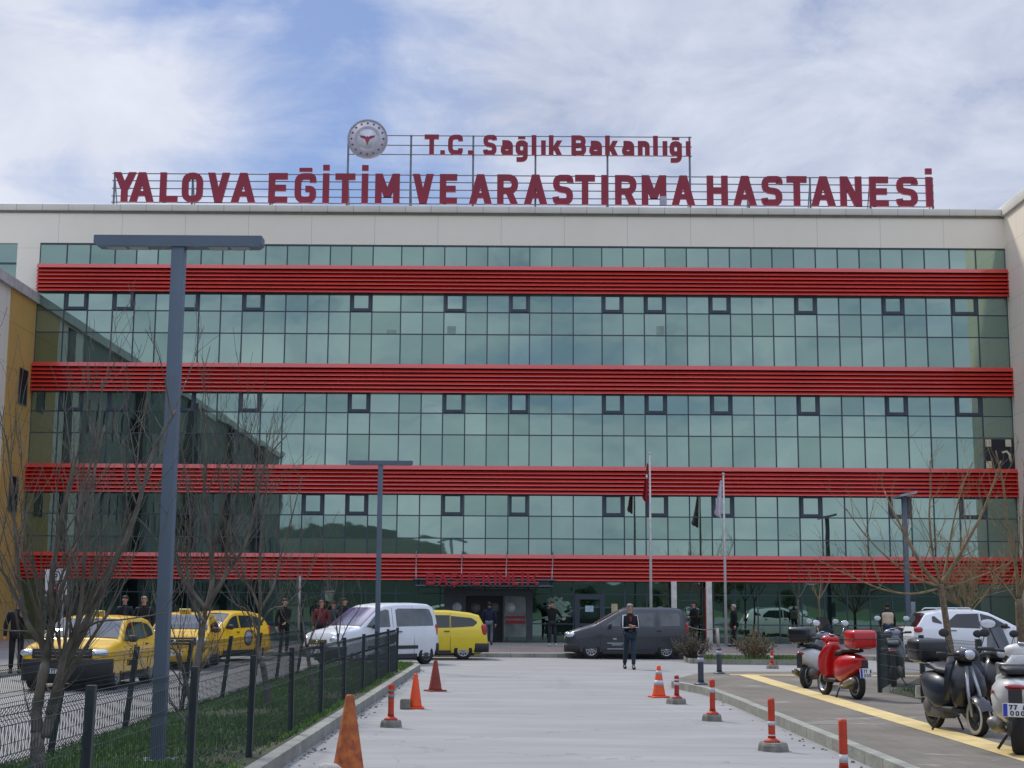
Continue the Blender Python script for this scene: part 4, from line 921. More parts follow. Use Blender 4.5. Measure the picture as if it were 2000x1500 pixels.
# ---------------------------------------------------------------- scooters
def scooter(name, label, loc, rz, p1, p2=None, box=None, whitewall=False, screen=False, lean=0.0, apron=True, seatcol=None, sc_=1., mirror_mat=None, plate=True, mesh_col=None):
    """points along +x; 1.85 m long"""
    r = thing(name, label, 'motor scooter', loc, rz, 'scooters parked on the pavement'); r.rotation_euler = (lean, 0, rz); r.scale = (sc_,) * 3
    p2 = p2 or p1; dk = PLASTIC; sm = seatcol or mat('seat_vinyl', (.03, .03, .035), .55)
    for x, rr in ((.66, .235), (-.62, .235)):
        hub = MB(); hub.lathe([(.05, -.06), (.06, 0), (.05, .06)], (0, 0, 0), 12, axis='Y'); wo = hub.build('wheel', dk, r); wo.location = (x, 0, rr)
        tb = MB(); tb.lathe([(rr * .68, -.045), (rr * .9, -.055), (rr, -.03), (rr, .03), (rr * .9, .055), (rr * .68, .045)], (0, 0, 0), 28, axis='Y', cap=False); tb.build('tyre', TYRE, wo)
        rb = MB(); rb.lathe([(rr * .62, -.05), (rr * .72, -.052), (rr * .72, .052), (rr * .62, .05), (rr * .62, -.05)], (0, 0, 0), 28, axis='Y', cap=False)
        for k in range(6 if not whitewall else 14):
            a = 2 * math.pi * k / (6 if not whitewall else 14); rb.tube([(0, 0, 0), (math.cos(a) * rr * .65, 0, math.sin(a) * rr * .65)], .016 if not whitewall else .006, 5)
        rb.build('rim', RIM if not whitewall else dk, wo)
        if whitewall and x > 0:
            ww = MB()
            for s_ in (1, -1): ww.lathe([(rr * .72, s_ * .050), (rr * .93, s_ * .0585), (rr * .93, s_ * .045), (rr * .72, s_ * .044), (rr * .72, s_ * .050)], (0, 0, 0), 28, axis='Y', cap=False)
            ww.build('white_sidewall', mat('whitewall', 'b9b7ac', .6), wo)
    # fork and mudguard
    f = MB(); f.tube([(.66, .075, .24), (.56, .075, .55), (.44, .03, .86)], [.022, .024, .028], 8); f.tube([(.66, -.075, .24), (.56, -.075, .55), (.44, -.03, .86)], [.022, .024, .028], 8); f.build('fork', ALU if whitewall else dk, r)
    rings = []
    for k in range(9):
        a = R(20) + R(140) * k / 8; q = .285; rings.append([(.66 + q * math.cos(a), y * .085, .235 + (q - abs(y) ** 2 * .06) * math.sin(a) + .0) for y in (-1, -.6, 0, .6, 1)])
    g = MB(); g.loft(rings, 0, True, False, False); g.build('mudguard', p1, r)
    # leg shield: curved front apron
    if apron:
        rings = []
        for z, x, w_, d_ in ((.30, .40, .12, .03), (.40, .44, .21, .06), (.55, .47, .25, .09), (.72, .44, .24, .10), (.86, .38, .17, .09), (.96, .33, .10, .08)):
            rings.append([(x - .10 + d_ + .06 * math.cos(a) * 1.2, w_ * math.sin(a), z) if False else (x - .05 + (d_ + .02) * math.cos(a), w_ * math.sin(a), z) for a in [math.pi * (j / 12 * 2 - 1) for j in range(12)]])
        s = MB(); s.loft(rings, 0, True, True); s.build('leg_shield', p1, r)
    # floor board
    fb = MB(); fb.rbox((-.10, -.16, .26), (.42, .16, .33), .03); fb.build('floorboard', dk, r)
    # rear body: teardrop loft
    rings = []
    for x, z0, z1, w_ in ((.02, .34, .62, .10), (-.06, .27, .71, .18), (-.25, .26, .76, .225), (-.50, .33, .78, .215), (-.72, .46, .76, .14), (-.90, .56, .72, .07)):
        cz = (z0 + z1) / 2; hz2 = (z1 - z0) / 2
        rings.append([(x, w_ * math.copysign(abs(math.cos(a)) ** .75, math.cos(a)), cz + hz2 * math.copysign(abs(math.sin(a)) ** .75, math.sin(a))) for a in [2 * math.pi * j / 16 for j in range(16)]])
    b = MB(); b.loft(rings, 0, True, True); b.build('rear_body', p2, r)
    rings = []
    for x, z, w_, h_ in ((.06, .74, .09, .03), (-.02, .78, .13, .055), (-.25, .79, .15, .06), (-.38, .83, .15, .06), (-.62, .84, .13, .05), (-.74, .83, .09, .03)):
        rings.append([(x, w_ * math.cos(a), z + h_ * math.sin(a)) for a in [2 * math.pi * j / 14 for j in range(14)]])
    st = MB(); st.loft(rings, 0, True, True); st.build('seat', sm, r)
    # engine, exhaust, stand
    e = MB(); e.rbox((-.62, -.14, .16), (-.12, .10, .34), .04); e.ell((-.55, -.10, .30), (.16, .07, .12)); e.build('engine', mat('engine_alu', '6d6c66', .5, metal=.4, dirt=.3), r)
    x_ = MB(); x_.tube([(-.2, .14, .20), (-.45, .17, .22)], .025, 8); x_.tube([(-.45, .17, .22), (-.52, .17, .25), (-.80, .17, .33), (-.84, .17, .34)], [.03, .06, .06, .03], 12); x_.build('exhaust', mat('exhaust_grey', '8a877c', .4, metal=.5), r)
    MB().tube([(-.15, -.08, .25), (-.2, -.24, .01)], .014, 6).build('stand', dk, r); MB().tube([(-.15, .08, .25), (-.2, .2, .01)], .014, 6).build('stand', dk, r)
    # handlebar, headset, mirrors
    h = MB(); h.tube([(.33, -.34, 1.02), (.36, -.15, 1.00), (.38, 0, .99), (.36, .15, 1.00), (.33, .34, 1.02)], .016, 8); h.build('handlebar', dk, r)
    for s_ in (1, -1): MB().tube([(.335, s_ * .24, 1.02), (.325, s_ * .37, 1.022)], .022, 8).build('grip', dk, r)
    hs = MB(); hs.ell((.40, 0, 1.00), (.12, .17, .085), 14, 8, pw=.8); ho = hs.build('headset', p1, r)
    MB().ell((.50, 0, 1.01), (.04, .075, .065), 14, 8).build('headlight', LAMPW, ho)
    MB().lathe([(.05, 0), (.05, .02)], (.33, 0, 1.075), 16).build('speedometer', CHROME, ho)
    for s_ in (1, -1):
        m_ = MB(); m_.tube([(.36, s_ * .20, 1.03), (.37, s_ * .27, 1.24)], .007, 5); m_.ell((.365, s_ * .28, 1.29), (.02, .075, .055), 14, 8); mo = m_.build('mirror', mirror_mat or dk, r)
        MB().ell((.343, s_ * .28, 1.29), (.004, .066, .047), 14, 6).build('mirror_glass', mat('mirror_painted_sky', 'e3e8f0', .1, metal=.2), mo)  # pale glass colour stands in for the reflected sky
    MB().ell((-.90, 0, .68), (.03, .08, .03)).build('tail_light', LAMPR, r)
    MB().box((-.96, -.05, .40), (-.93, .05, .66)).build('plate_bracket', dk, r)
    if plate: make_plate(r, (-.975, 0, .46), R(-90), .95 if sc_ < 1.05 else .78, 'moto', rx=R(-8))
    if screen:
        rings = [[(.47 - .02 * (1 - abs(y)) * 0 - k * .035 + .02 * (1 - y * y), y * (.20 - .02 * k), 1.02 + k * .09) for y in (-1, -.5, 0, .5, 1)] for k in range(5)]
        sm_ = bpy.data.materials.get('smoked_screen') or mat('smoked_screen', (.05, .06, .07), .08, spec=.8)
        ws = MB(); ws.loft(rings, 0, True, False, False); ws.build('windscreen', sm_, r)
    if box:
        bx_ = MB(); bx_.rbox((-1.00, -.23, .88), (-.58, .23, 1.19), .07); bo = bx_.build('top_case', box, r)
        MB().rbox((-1.004, -.234, 1.025), (-.576, .234, 1.038), .004).build('lid_seam', dk, bo)
        rk = MB(); rk.tube([(-.45, .10, .86), (-.70, .12, .87), (-.98, .12, .87)], .012, 6); rk.tube([(-.45, -.10, .86), (-.70, -.12, .87), (-.98, -.12, .87)], .012, 6); rk.build('rack', CHROME, r)
    else:
        gr = MB(); gr.tube([(-.50, .15, .80), (-.66, .14, .90), (-.86, .08, .90), (-.86, -.08, .90), (-.66, -.14, .90), (-.50, -.15, .80)], .016, 8); gr.build('grab_rail', CHROME if screen else mat('rail_grey', '7e8385', .4, metal=.5), r)
    return r
PZ = .149
SRED = mat('scooter_red', 'b80d16', .3, var=.03, coat=.7); SBLK = mat('scooter_black', (.010, .011, .014), .35, coat=.35); SWHT = mat('scooter_white', 'd4d4d0', .35, coat=.5); SGRY = mat('scooter_grey', '7d8590', .35, coat=.4); SBLU = mat('scooter_slate', '1f2833', .4, coat=.3)
def at_rear(px, py, ang, k=1.):     # scooter origin so that the rear wheel contact is at the surveyed point
    g = G(px, py, PZ); return (g.x + .62 * k * math.cos(ang), g.y + .62 * k * math.sin(ang), PZ)
def at_front(px, py, ang, k=1.): g = G(px, py, PZ); return (g.x - .66 * k * math.cos(ang), g.y - .66 * k * math.sin(ang), PZ)
a1 = R(103); s1 = scooter('red_scooter', 'red scooter with red top case, its white number plate towards the camera', at_rear(1675, 1366, a1), a1, SRED, box=SRED, mirror_mat=CHROME, seatcol=mat('seat_dark', (.03, .02, .02), .5))
a2 = R(57); s2 = scooter('scooter', 'silver and white scooter with round black top case, just left of the red scooter', at_rear(1575, 1344, a2), a2, SGRY, SWHT, box=SBLK, screen=True, plate=False)
a3 = R(-82); s3 = scooter('scooter', 'black scooter with black top case and white walled front wheel', at_front(1912, 1438, a3, .98), a3, SBLK, SBLU, box=SBLK, whitewall=True, sc_=.98)
MB().loft([[(x, y * w_, z) for y in (-1, -.5, 0, .5, 1)] + [(x - .05, y * w_ * .9, z) for y in (1, .5, 0, -.5, -1)] for x, z, w_ in ((.20, .42, .24), (.30, .6, .28), (.34, .8, .28), (.30, .97, .22))], 0, True, True).build('leather_apron', SBLU, s3)
a4 = R(66); s4 = scooter('scooter', 'white scooter with red stripe and grey grab rail, cut by the right frame edge', at_rear(1994, 1474, a4, 1.1), a4, SWHT, SWHT, sc_=1.12)
s4.scale = (1.1, 1.4, 1.08)
w4 = MB(); w4.box((-.75, -.197, .60), (-.15, -.19, .63)); w4.box((-.75, .19, .60), (-.15, .197, .63)); w4.build('red_stripe', mat('stripe_red', '8e2430', .5), s4)
a5 = R(-82); s5 = scooter('scooter', 'black motor scooter with windscreen, behind the one with the white walled wheel', at_front(1972, 1418, a5, .95), a5, SBLK, SBLK, screen=True, plate=False, sc_=.95)
a6 = R(75); s6 = scooter('scooter', 'grey scooter parked behind the green fence post, pale seat top', (G(1790, 1345, PZ).x - .1, G(1790, 1345, PZ).y + 1.3, PZ), a6, SGRY, SBLU, plate=False, seatcol=mat('seat_pale', '8f9096', .6), sc_=1.05)
# ================================================================ PEOPLE
def skin_mesh(chains, lvl=1):
    """chains: list of (points, radii) joined where points coincide -> one smooth surface"""
    vs, es, rs, idx = [], [], [], {}
    for pts, rad in chains:
        prev = None
        for p, r in zip(pts, rad):
            k = tuple(round(c, 4) for c in p)
            if k not in idx: idx[k] = len(vs); vs.append(p); rs.append(r)
            i = idx[k]
            if prev is not None and prev != i: es.append((prev, i))
            prev = i
    me = bpy.data.meshes.new('s'); me.from_pydata(vs, es, []); o = bpy.data.objects.new('s', me); COL.objects.link(o)
    md = o.modifiers.new('k', 'SKIN'); md.use_smooth_shade = True
    for i, sv in enumerate(me.skin_vertices[0].data):
        r = rs[i]; sv.radius = r if isinstance(r, tuple) else (r, r); sv.use_root = (i == 0)
    sb = o.modifiers.new('u', 'SUBSURF'); sb.levels = lvl; sb.render_levels = lvl
    dg = bpy.context.evaluated_depsgraph_get(); m2 = bpy.data.meshes.new_from_object(o.evaluated_get(dg))
    bpy.data.objects.remove(o); m2.polygons.foreach_set('use_smooth', [True] * len(m2.polygons)); return m2
def link_mesh(name, me, m_, parent):
    me.materials.clear(); me.materials.append(m_); o = bpy.data.objects.new(name, me); COL.objects.link(o); o.parent = parent; return o
SKIN = mat('skin', 'b98a72', .55, var=.06, scale=8.)
HAIRD = mat('hair_dark', (.02, .016, .014), .7); HAIRG = mat('hair_grey', '8b8780', .7, var=.15, scale=12.)
SHOE = mat('shoe_black', (.015, .014, .013), .45)
def person(label, loc, face, h=1.75, coat='15171b', trou='20232a', hair=HAIRD, LH=None, RH=None, LF=(.10, 0), RF=(-.10, 0), long_coat=False, stripes=False, vest=None, shoe=SHOE, head_yaw=0., head_pitch=0., bulk=1., group=None, hat=False, bag=None):
    """local: faces -y, x to the person's left (picture right when facing the camera)"""
    r = thing('person', label, 'person', loc, face, group); k = h / 1.75; r.scale = (k, k, k)
    ch, wa, hp = Vector((0, .0, 1.34)), Vector((0, .01, 1.10)), Vector((0, .01, .94))
    nk, hd = Vector((0, -.005, 1.50)), Vector((0, -.03, 1.66))
    arms = {}
    for s_, Hd in ((1, LH), (-1, RH)):
        sh = Vector((s_ * .19, 0, 1.42)); Hd = Vector(Hd) if Hd else Vector((s_ * .27, -.05, .83))
        d = Hd - sh; mid = (sh + Hd) / 2; ln = .29; half = min(d.length / 2, ln - .005); out_ = math.sqrt(max(.0004, ln * ln - half * half))
        bend = Vector((s_ * .5, .35, -.6)); bend = (bend - d.normalized() * bend.dot(d.normalized())).normalized()
        arms[s_] = (sh, mid + bend * out_, sh + d.normalized() * min(d.length, 2 * ln - .01))
    legs = {}
    for s_, (fx_, fy_) in ((1, LF), (-1, RF)):
        hi_ = Vector((s_ * .095, .01, .92)); an = Vector((fx_, fy_, .09)); d = an - hi_; ln = .425; half = min(d.length / 2, ln - .003); out_ = math.sqrt(max(.0003, ln * ln - half * half))
        kn = (hi_ + an) / 2 + Vector((0, -1, 0)) * out_; legs[s_] = (hi_, kn, an)
    b = bulk
    spine = ([tuple(hp), tuple(wa), tuple(ch), tuple(nk)], [(.13 * b, .085 * b), (.12 * b, .08 * b), (.13 * b, .075 * b), (.055, .058)])
    chains = [spine, ([tuple(nk), tuple(hd + Vector((0, 0, -.06))), tuple(hd), tuple(hd + Vector((0, .015, .075)))], [(.055, .058), (.062, .072), (.076, .092), (.060, .072)])]
    for s_ in (1, -1):
        sh, el_, ha = arms[s_]; chains.append(([tuple(ch), tuple(sh), tuple(el_), tuple(ha)], [(.13, .075), .048, .038, .027]))
        a_, kn, an = legs[s_]; chains.append(([tuple(hp), tuple(a_), tuple(kn), tuple(an)], [(.15, .10), .078, .052, .036]))
        toe = an + Vector((0, -.15, -.05)); chains.append(([tuple(an), tuple(toe)], [.036, .032]))
    me = skin_mesh(chains); body = link_mesh('body', me, SKIN, r)
    # hands: palm, four unequal curled fingers, thumb; nose, ears -- joined into the body mesh
    ex = MB()
    for s_ in (1, -1):
        sh, el_, ha = arms[s_]; d = (ha - el_).normalized(); side = Vector((0, -1, 0)) if abs(d.y) < .7 else Vector((s_, 0, 0)); side = (side - d * side.dot(d)).normalized(); nn = d.cross(side)
        pc = ha + d * .05; ex.tube([tuple(ha - d * .02), tuple(ha + d * .02), tuple(pc + d * .03)], [.025, .036, .034], 8)
        for j, fl in enumerate((.070, .080, .075, .058)):
            o_ = side * (.030 - .02 * j); p0 = pc + d * .03 + o_; p1 = p0 + d * fl * .5 + nn * s_ * .008; p2 = p1 + d * fl * .35 + nn * s_ * .03
            ex.tube([tuple(p0 - d * .02), tuple(p1), tuple(p2)], [.010, .009, .007], 6)
        p0 = ha + side * .03; ex.tube([tuple(p0), tuple(p0 + side * .03 + d * .03), tuple(p0 + side * .035 + d * .065)], [.012, .010, .008], 6)
    ex.build('hands', SKIN, r)
    # face
    f = MB(); f.tube([(0, -.115, 1.685), (0, -.140, 1.648), (0, -.118, 1.640)], [.008, .016, .010], 6)
    for s_ in (1, -1): f.ell((s_ * .079, -.02, 1.66), (.012, .022, .034), 8, 6)
    fo = f.build('face_features', SKIN, r)
    e = MB(); [e.ell((s_ * .030, -.112, 1.680), (.011, .008, .006), 8, 6) for s_ in (1, -1)]; e.box((-.026, -.116, 1.612), (.026, -.104, 1.618)); [e.box((s_ * .03 - .016, -.118, 1.697), (s_ * .03 + .016, -.106, 1.702)) for s_ in (1, -1)]
    e.build('eyes_and_mouth', HAIRD, r)
    hr = MB(); rings = []
    for i in range(7):
        t = i / 6; zz = 1.675 + .115 * math.sin(t * math.pi / 2); q = math.cos(t * math.pi / 2) ** .7 if t < 1 else .05
        rings.append([(math.cos(a) * .090 * q, .012 + math.sin(a) * (.108 * q), zz + (0.035 if math.sin(a) < -.3 and t < .4 else 0) - (.05 if math.sin(a) > .2 and t < .1 else 0)) for a in [2 * math.pi * j / 16 for j in range(16)]])
    hr.loft(rings, 0, True, True); hr.build('hair' if not hat else 'cap', hair, r)
    # clothes
    cm = mat('cloth_' + coat, coat, .85, var=.15, scale=9.); tm = mat('trousers_' + trou, trou, .85, var=.15, scale=9.)
    low = .62 if long_coat else .90; cc = [([(0, .01, low), (0, .01, 1.0), tuple(wa), tuple(ch), (0, 0, 1.455)], [(.175 * b, .13 * b), (.168 * b, .125 * b), (.16 * b, .12 * b), (.185 * b, .128 * b), (.10, .085)])]
    for s_ in (1, -1):
        sh, el_, ha = arms[s_]; cc.append(([tuple(ch), tuple(sh), tuple(el_), tuple(ha - (ha - el_).normalized() * .01)], [(.185 * b, .128 * b), .075, .058, .044]))
    jk = link_mesh('jacket', skin_mesh(cc), cm, r)
    MB().tube([(0, .01, 1.45), (0, 0, 1.49), (0, -.01, 1.535)], [.10, .080, .076], 12).build('collar', cm, r)
    if vest:
        vm = mat('vest_' + vest, vest, .8, var=.08, scale=5.); cc = [([(0, .01, .92), (0, .01, 1.05), tuple(wa + Vector((0, 0, .08))), tuple(ch), (0, 0, 1.46)], [(.25 * b, .18 * b), (.25 * b, .175 * b), (.25 * b, .17 * b), (.31 * b, .175 * b), (.26, .13)])]
        link_mesh('vest', skin_mesh(cc), vm, r)
    tc_ = []
    for s_ in (1, -1):
        a_, kn, an = legs[s_]; tc_.append(([tuple(hp), tuple(a_), tuple(kn), tuple(an + Vector((0, 0, .02)))], [(.155 * b, .112 * b), .098, .072, .058]))
    link_mesh('trousers', skin_mesh(tc_), tm, r)
    for s_ in (1, -1):
        an = legs[s_][2]; so = MB(); so.ell((an.x, an.y - .07, an.z - .045), (.048, .135, .045), 12, 8, pw=.85); so.tube([(an.x, an.y, an.z - .04), (an.x, an.y, an.z + .03)], .045, 10); so.build('shoe', shoe, r)
    if stripes:
        wm = mat('white_stripe', 'cfd3d8', .7)
        for s_ in (1, -1):
            sh, el_, ha = arms[s_]; st = MB(); o1 = Vector((s_ * .015, -.068, .01)); o2 = Vector((0, -.060, -.005))
            st.tube([tuple(sh + Vector((-s_ * .08, -.05, .045))), tuple(sh + Vector((s_ * .005, -.062, .04))), tuple(lerp(sh, el_, .5) + o1 * .9), tuple(el_ + o2), tuple(lerp(el_, ha, .5) + Vector((0, -.05, -.012))), tuple(ha + Vector((0, -.036, -.0)))], [q * (1. if s_ < 0 else .7) for q in (.018, .02, .02, .018, .015, .012)], 8)
            st.build('sleeve_stripe', wm, jk)
        MB().box((-.035, -.137, 1.30), (.035, -.120, 1.44)).build('shirt_front', mat('shirt_red', '6b2a2c', .8), r)
        MB().box((-.06, -.150, 1.02), (.05, -.140, 1.07)).build('print', mat('jacket_print', '5a3038', .8), jk)
    if bag: MB().rbox((.24, -.08, .62), (.32, .10, .88), .03).build('bag', mat('bag_' + bag, bag, .6), r)
    return r
def stand(px, py, z=.134): g = G(px, py, z); return (g.x, g.y, z)
g = G(1231, 1307)
person('man with short grey hair walking towards the camera, dark jacket with white sleeve stripes, jeans', (g.x, g.y, 0), R(4), 1.76, '10131a', '1f3040', HAIRG, LH=(.03, -.27, 1.17), RH=(-.02, -.27, 1.15), LF=(.05, -.26), RF=(-.12, .26), stripes=True, bulk=1.14)
person('person in black raising a hand to the head beside the entrance steps', stand(1078, 1262), R(8), 1.74, '0e1013', '23262b', HAIRD, LH=(.42, -.12, 1.08), RH=(-.13, -.10, 1.58), LF=(.14, 0), RF=(-.13, 0), shoe=mat('shoe_pale', 'a9adb0', .6))
person('person in a navy coat and pale jeans seen from behind in the entrance door', stand(955, 1260), R(180), 1.70, '121c34', '66737c', HAIRD)
person('man in black behind the dark van, looking down at his hands', stand(1357, 1261), R(-60), 1.76, '0c0e10', '17181b', HAIRD, LH=(.06, -.30, 1.15), RH=(-.06, -.28, 1.10), LF=(.09, -.1), RF=(-.09, .12))
person('white haired man in a long black coat walking left near the flagpole', stand(1434, 1263), R(-75), 1.66, '0c0f12', '121418', mat('hair_white', 'b5b1a8', .7), long_coat=True, LF=(.09, -.16), RF=(-.09, .16))
person('man seen from behind in a beige vest and blue jeans near the right lamp post', (P(1733, 1200, 55).x, 55.0, .138), R(176), 1.74, '15171a', '303c58', HAIRD, vest='c9b69c')
LG = 'people waiting on the left pavement'
z = .134
for (px, D, lab, f_, h_, co_, tr_, hr_, kw) in [
    (36, 33, 'grey haired man in a dark suit and white collar at the far left', 20, 1.66, '12141a', '101216', HAIRG, dict(LH=(.1, -.2, 1.35))),
    (113, 37, 'man in black standing behind the nearest taxi, under the sign', -20, 1.80, '0b0c0e', '101216', HAIRD, {}),
    (281, 42, 'man in dark clothes with grey hair just left of the big lamp pole', 10, 1.76, '10141a', '14161a', HAIRG, {}),
    (244, 43, 'man in a navy jacket and cap between the two taxis', -10, 1.78, '141a28', '101216', HAIRD, {}),
    (556, 47, 'man in black smoking behind the bare trees', 25, 1.74, '0c0d10', '14161a', HAIRD, dict(LH=(-.05, -.25, 1.0))),
    (628, 50, 'woman in a dark red coat left of the white van', 5, 1.70, '6d1c28', '1a1a20', mat('hair_scarf', '7d4a50', .7), {}),
    (672, 51, 'man in black close to the front of the white van', 60, 1.78, '0f1013', '14161a', HAIRD, {}),
    (652, 52, 'person in a grey anorak between the red coat and the white van', -30, 1.66, '3c444a', '14161a', HAIRD, {})]:
    p = P(px, 1190, D); person(lab, (p.x, D, z), R(f_), h_, co_, tr_, hr_, group=LG, **kw)
# ================================================================ STREET FURNITURE, TREES
POLE = mat('lamp_slate_blue', '5a6a79', .5, metal=.1, var=.06, scale=2., dirt=.05)
LPAN = mat('lamp_panel', '8e9498', .4)
def tlamp(label, D, px, top_py, wid, pw):
    base = P(px, 1183, D); ztop = P(px, top_py, D).z
    r = thing('street_lamp', label, 'street lamp', (base.x, D, .15), 0, 'double headed lamp posts')
    H = ztop - .15
    MB().rbox((-pw / 2, -pw / 2, 0), (pw / 2, pw / 2, H - .10), .008).build('pole', POLE, r)
    MB().rbox((-pw * 1.3, -pw * 1.3, .0), (pw * 1.3, pw * 1.3, .03), .008).build('base_plate', POLE, r)
    h = MB(); hw_ = wid / 2
    prof = [(-hw_, H - .005), (-hw_, H - .085), (-hw_ + .045, H - .118), (hw_ - .045, H - .118), (hw_, H - .085), (hw_, H - .005), (hw_ - .01, H), (-hw_ + .01, H)]
    h.prism(prof, -.085, .085); ho = h.build('lamp_head', POLE, r)
    for s_ in (1, -1):
        for k in range(2):
            x0 = s_ * (hw_ * .36 + k * .235); a, b = sorted((x0, x0 + s_ * .20)); MB().box((a, -.07, H - .126), (b, .07, H - .1185)).build('light_panel', LPAN, ho)
    return r
tlamp('large slate blue double headed lamp post in the left foreground', 14.8, 320.5, 463, 1.775, .135)
tlamp('smaller slate blue double headed lamp post in front of the white van', 39.5, 738, 900, 1.77, .13)
# single lamp far right
b = P(1773, 1183, 57); zt_ = P(1768, 962, 57).z
r = thing('street_lamp', 'single slate blue lamp post with slanting head at the right', 'street lamp', (b.x, 57, .138)); H = zt_ - .138
MB().rbox((-.09, -.09, 0), (.09, .09, H - .12), .01).build('pole', POLE, r)
h = MB(); h.prism([(-.34, H - .22), (-.34, H - .14), (.34, H + .02), (.34, H - .08)], -.7, .7); h.build('lamp_head', mat('lamp_head_grey', '9aa3a9', .4, metal=.3), r)
MB().rbox((.1, -.08, H - 5.0), (.28, .02, H - 4.3), .02).build('round_notice', mat('notice_pale', '8b999f', .5), r)

# ---- flagpoles
PW = mat('pole_white', 'c9c9c4', .4)
def flagpole(label, px0, top, D, fl_mat, z0, z1, w_, marks):
    b = P(px0, 1183, D); zt_ = P(px0, top, D).z
    r = thing('flagpole', label, 'flagpole', (b.x, D, .13), 0, 'flagpoles in the forecourt')
    MB().tube([(0, 0, 0), (0, 0, 4), (0, 0, zt_ - .13)], [.07, .055, .035], 10).build('pole', PW, r); MB().ell((0, 0, zt_ - .08), (.06, .06, .06)).build('finial', PW, r)
    fl = MB(); n = 14; rows_ = []
    for i in range(n + 1):
        t = i / n; z = lerp(P(px0, z0, D).z, P(px0, z1, D).z, t) - .13; wd = w_ * (.25 + .75 * t) * (1 - .3 * (t > .93))
        rows_.append([(-.05 - wd * u - .05 * t, .08 * math.sin(u * 9 + t * 2) * (.3 + t), z + .10 * u * (1 if t > .8 else 0)) for u in [j / 8 for j in range(9)]])
    fl.loft(rows_, 0, True, False, False); f = fl.build('flag', fl_mat, r)
    if marks: MB().ell((-.14, -.06, P(px0, 931, D).z - .13), (.05, .02, .10), 8, 6).build('crescent', PW, f)
    return r
flagpole('flagpole with a limp red flag carrying a white mark', 1271.5, 888, 60.2, mat('flag_red', '9a1220', .7), 905, 982, .26, True)
flagpole('flagpole with a limp white flag, right of the red flag', 1417, 928, 60.2, mat('flag_white', 'cfc9d4', .7), 938, 1012, .34, False)

# ---- sign on the left
p = P(133, 1137, 36.5); r = thing('no_parking_sign', 'white rectangular traffic sign with red lettering on a grey post behind the nearest taxi', 'sign', (p.x, 36.5, .13)); zc_ = p.z - .13
SIGW = mat('sign_white', 'd6d7da', .5, dirt=.05); SRD = mat('sign_print_red', 'a82234', .5)
pl = MB(); pl.rbox((-.27, -.012, zc_ - .33), (.27, .012, zc_ + .33), .01); po = pl.build('panel', SIGW, r); po.rotation_euler = (0, R(-4), 0); po.location = (-.15, -.03, 0)
mk_ = MB(); ribbon(mk_, [Vector((.0 + math.cos(a) * .13, zc_ + .14 + math.sin(a) * .13)) for a in [2 * math.pi * i / 24 for i in range(24)]], .025, -.018, -.0125, True); glyph(mk_, 'P', -.04, zc_ + .06, .09, .16, .03, -.0165, .002); mk_.build('black_print', INK, po)
mk_ = MB(); x = -.20
for ch in 'PARK': glyph(mk_, ch, x, zc_ - .13, .085, .11, .026, -.0165, .002); x += .105
x = -.22
for ch in 'ETME': glyph(mk_, ch, x, zc_ - .28, .085, .11, .026, -.0165, .002); x += .115
mk_.build('red_print', SRD, po)
MB().tube([(-.12, .03, 0), (-.12, .03, zc_ + .2)], .03, 8).build('post', mat('sign_post', '8f969b', .5, metal=.4), r)

# ---- fences
FG = mat('fence_green', '1d2b2e', .5, var=.1, scale=2.)
def fence(name, label, pts, zb_, h, lean=0., hv=.055, rad=.0027, group=None, post=.06):
    """pts: post positions; panels between them"""
    o = Vector((pts[0][0], pts[0][1], zb_)); r = thing(name, label, 'fence', o, 0, group)
    rn = random.Random(len(pts) * 3 + 1)
    for i, (x, y) in enumerate(pts):
        dx = lean + rn.uniform(-.02, .02); mb = MB(); a, b = Vector((x, y, zb_)) - o, Vector((x + dx, y + rn.uniform(-.02, .02), zb_ + h + .04)) - o; s_ = post / 2
        mb.loft([[(a.x - s_, a.y - s_, a.z), (a.x + s_, a.y - s_, a.z), (a.x + s_, a.y + s_, a.z), (a.x - s_, a.y + s_, a.z)], [(b.x - s_, b.y - s_, b.z), (b.x + s_, b.y - s_, b.z), (b.x + s_, b.y + s_, b.z), (b.x - s_, b.y + s_, b.z)]], 0, False, True)
        mb.build('post', FG, r)
    for (x0, y0), (x1, y1) in zip(pts, pts[1:]):
        a, b = Vector((x0, y0, zb_)) - o, Vector((x1, y1, zb_)) - o; d = b - a; ln = d.length; d.normalize(); nn = Vector((-d.y, d.x, 0)); mb = MB()
        zz = [(.04, 0), (h - .36, 0), (h - .31, .035), (h - .26, 0), (h - .10, 0), (h - .05, .035), (h, 0)]
        k = int(ln / hv)
        for j in range(1, k):
            t = j / k; q = a + d * (ln * t); vs = []
            rings = []
            for z_, ofs in zz:
                c_ = q + nn * ofs + Vector((lean * z_ / h, 0, z_)); rings.append([tuple(c_ + Vector((rad, 0, 0)) * 1.1), tuple(c_ + Vector((-rad * .5, rad, 0))), tuple(c_ + Vector((-rad * .5, -rad, 0)))])
            mb.loft(rings, 0, False, False)
        for z_, ofs in zz + [(h * .25, 0), (h * .48, 0)]:
            c0, c1 = a + nn * ofs + Vector((lean * z_ / h, 0, z_)), b + nn * ofs + Vector((lean * z_ / h, 0, z_)); mb.tube([tuple(c0), tuple(c1)], rad * 1.2, 4, smooth=False, cap=False)
        mb.build('mesh_panel', FG, r)
    return r
fy_ = [12.45, 15.25, 18.1, 20.9, 23.75, 26.7, 29.5, 32.2, 34.6]
FP = [(-2.78, 6.6), (-2.75, 9.55)] + [(-2.70, y) for y in fy_]
fence('wire_fence', 'dark green wire mesh fence along the right kerb of the planted island', FP, .15, 1.0, lean=.0)
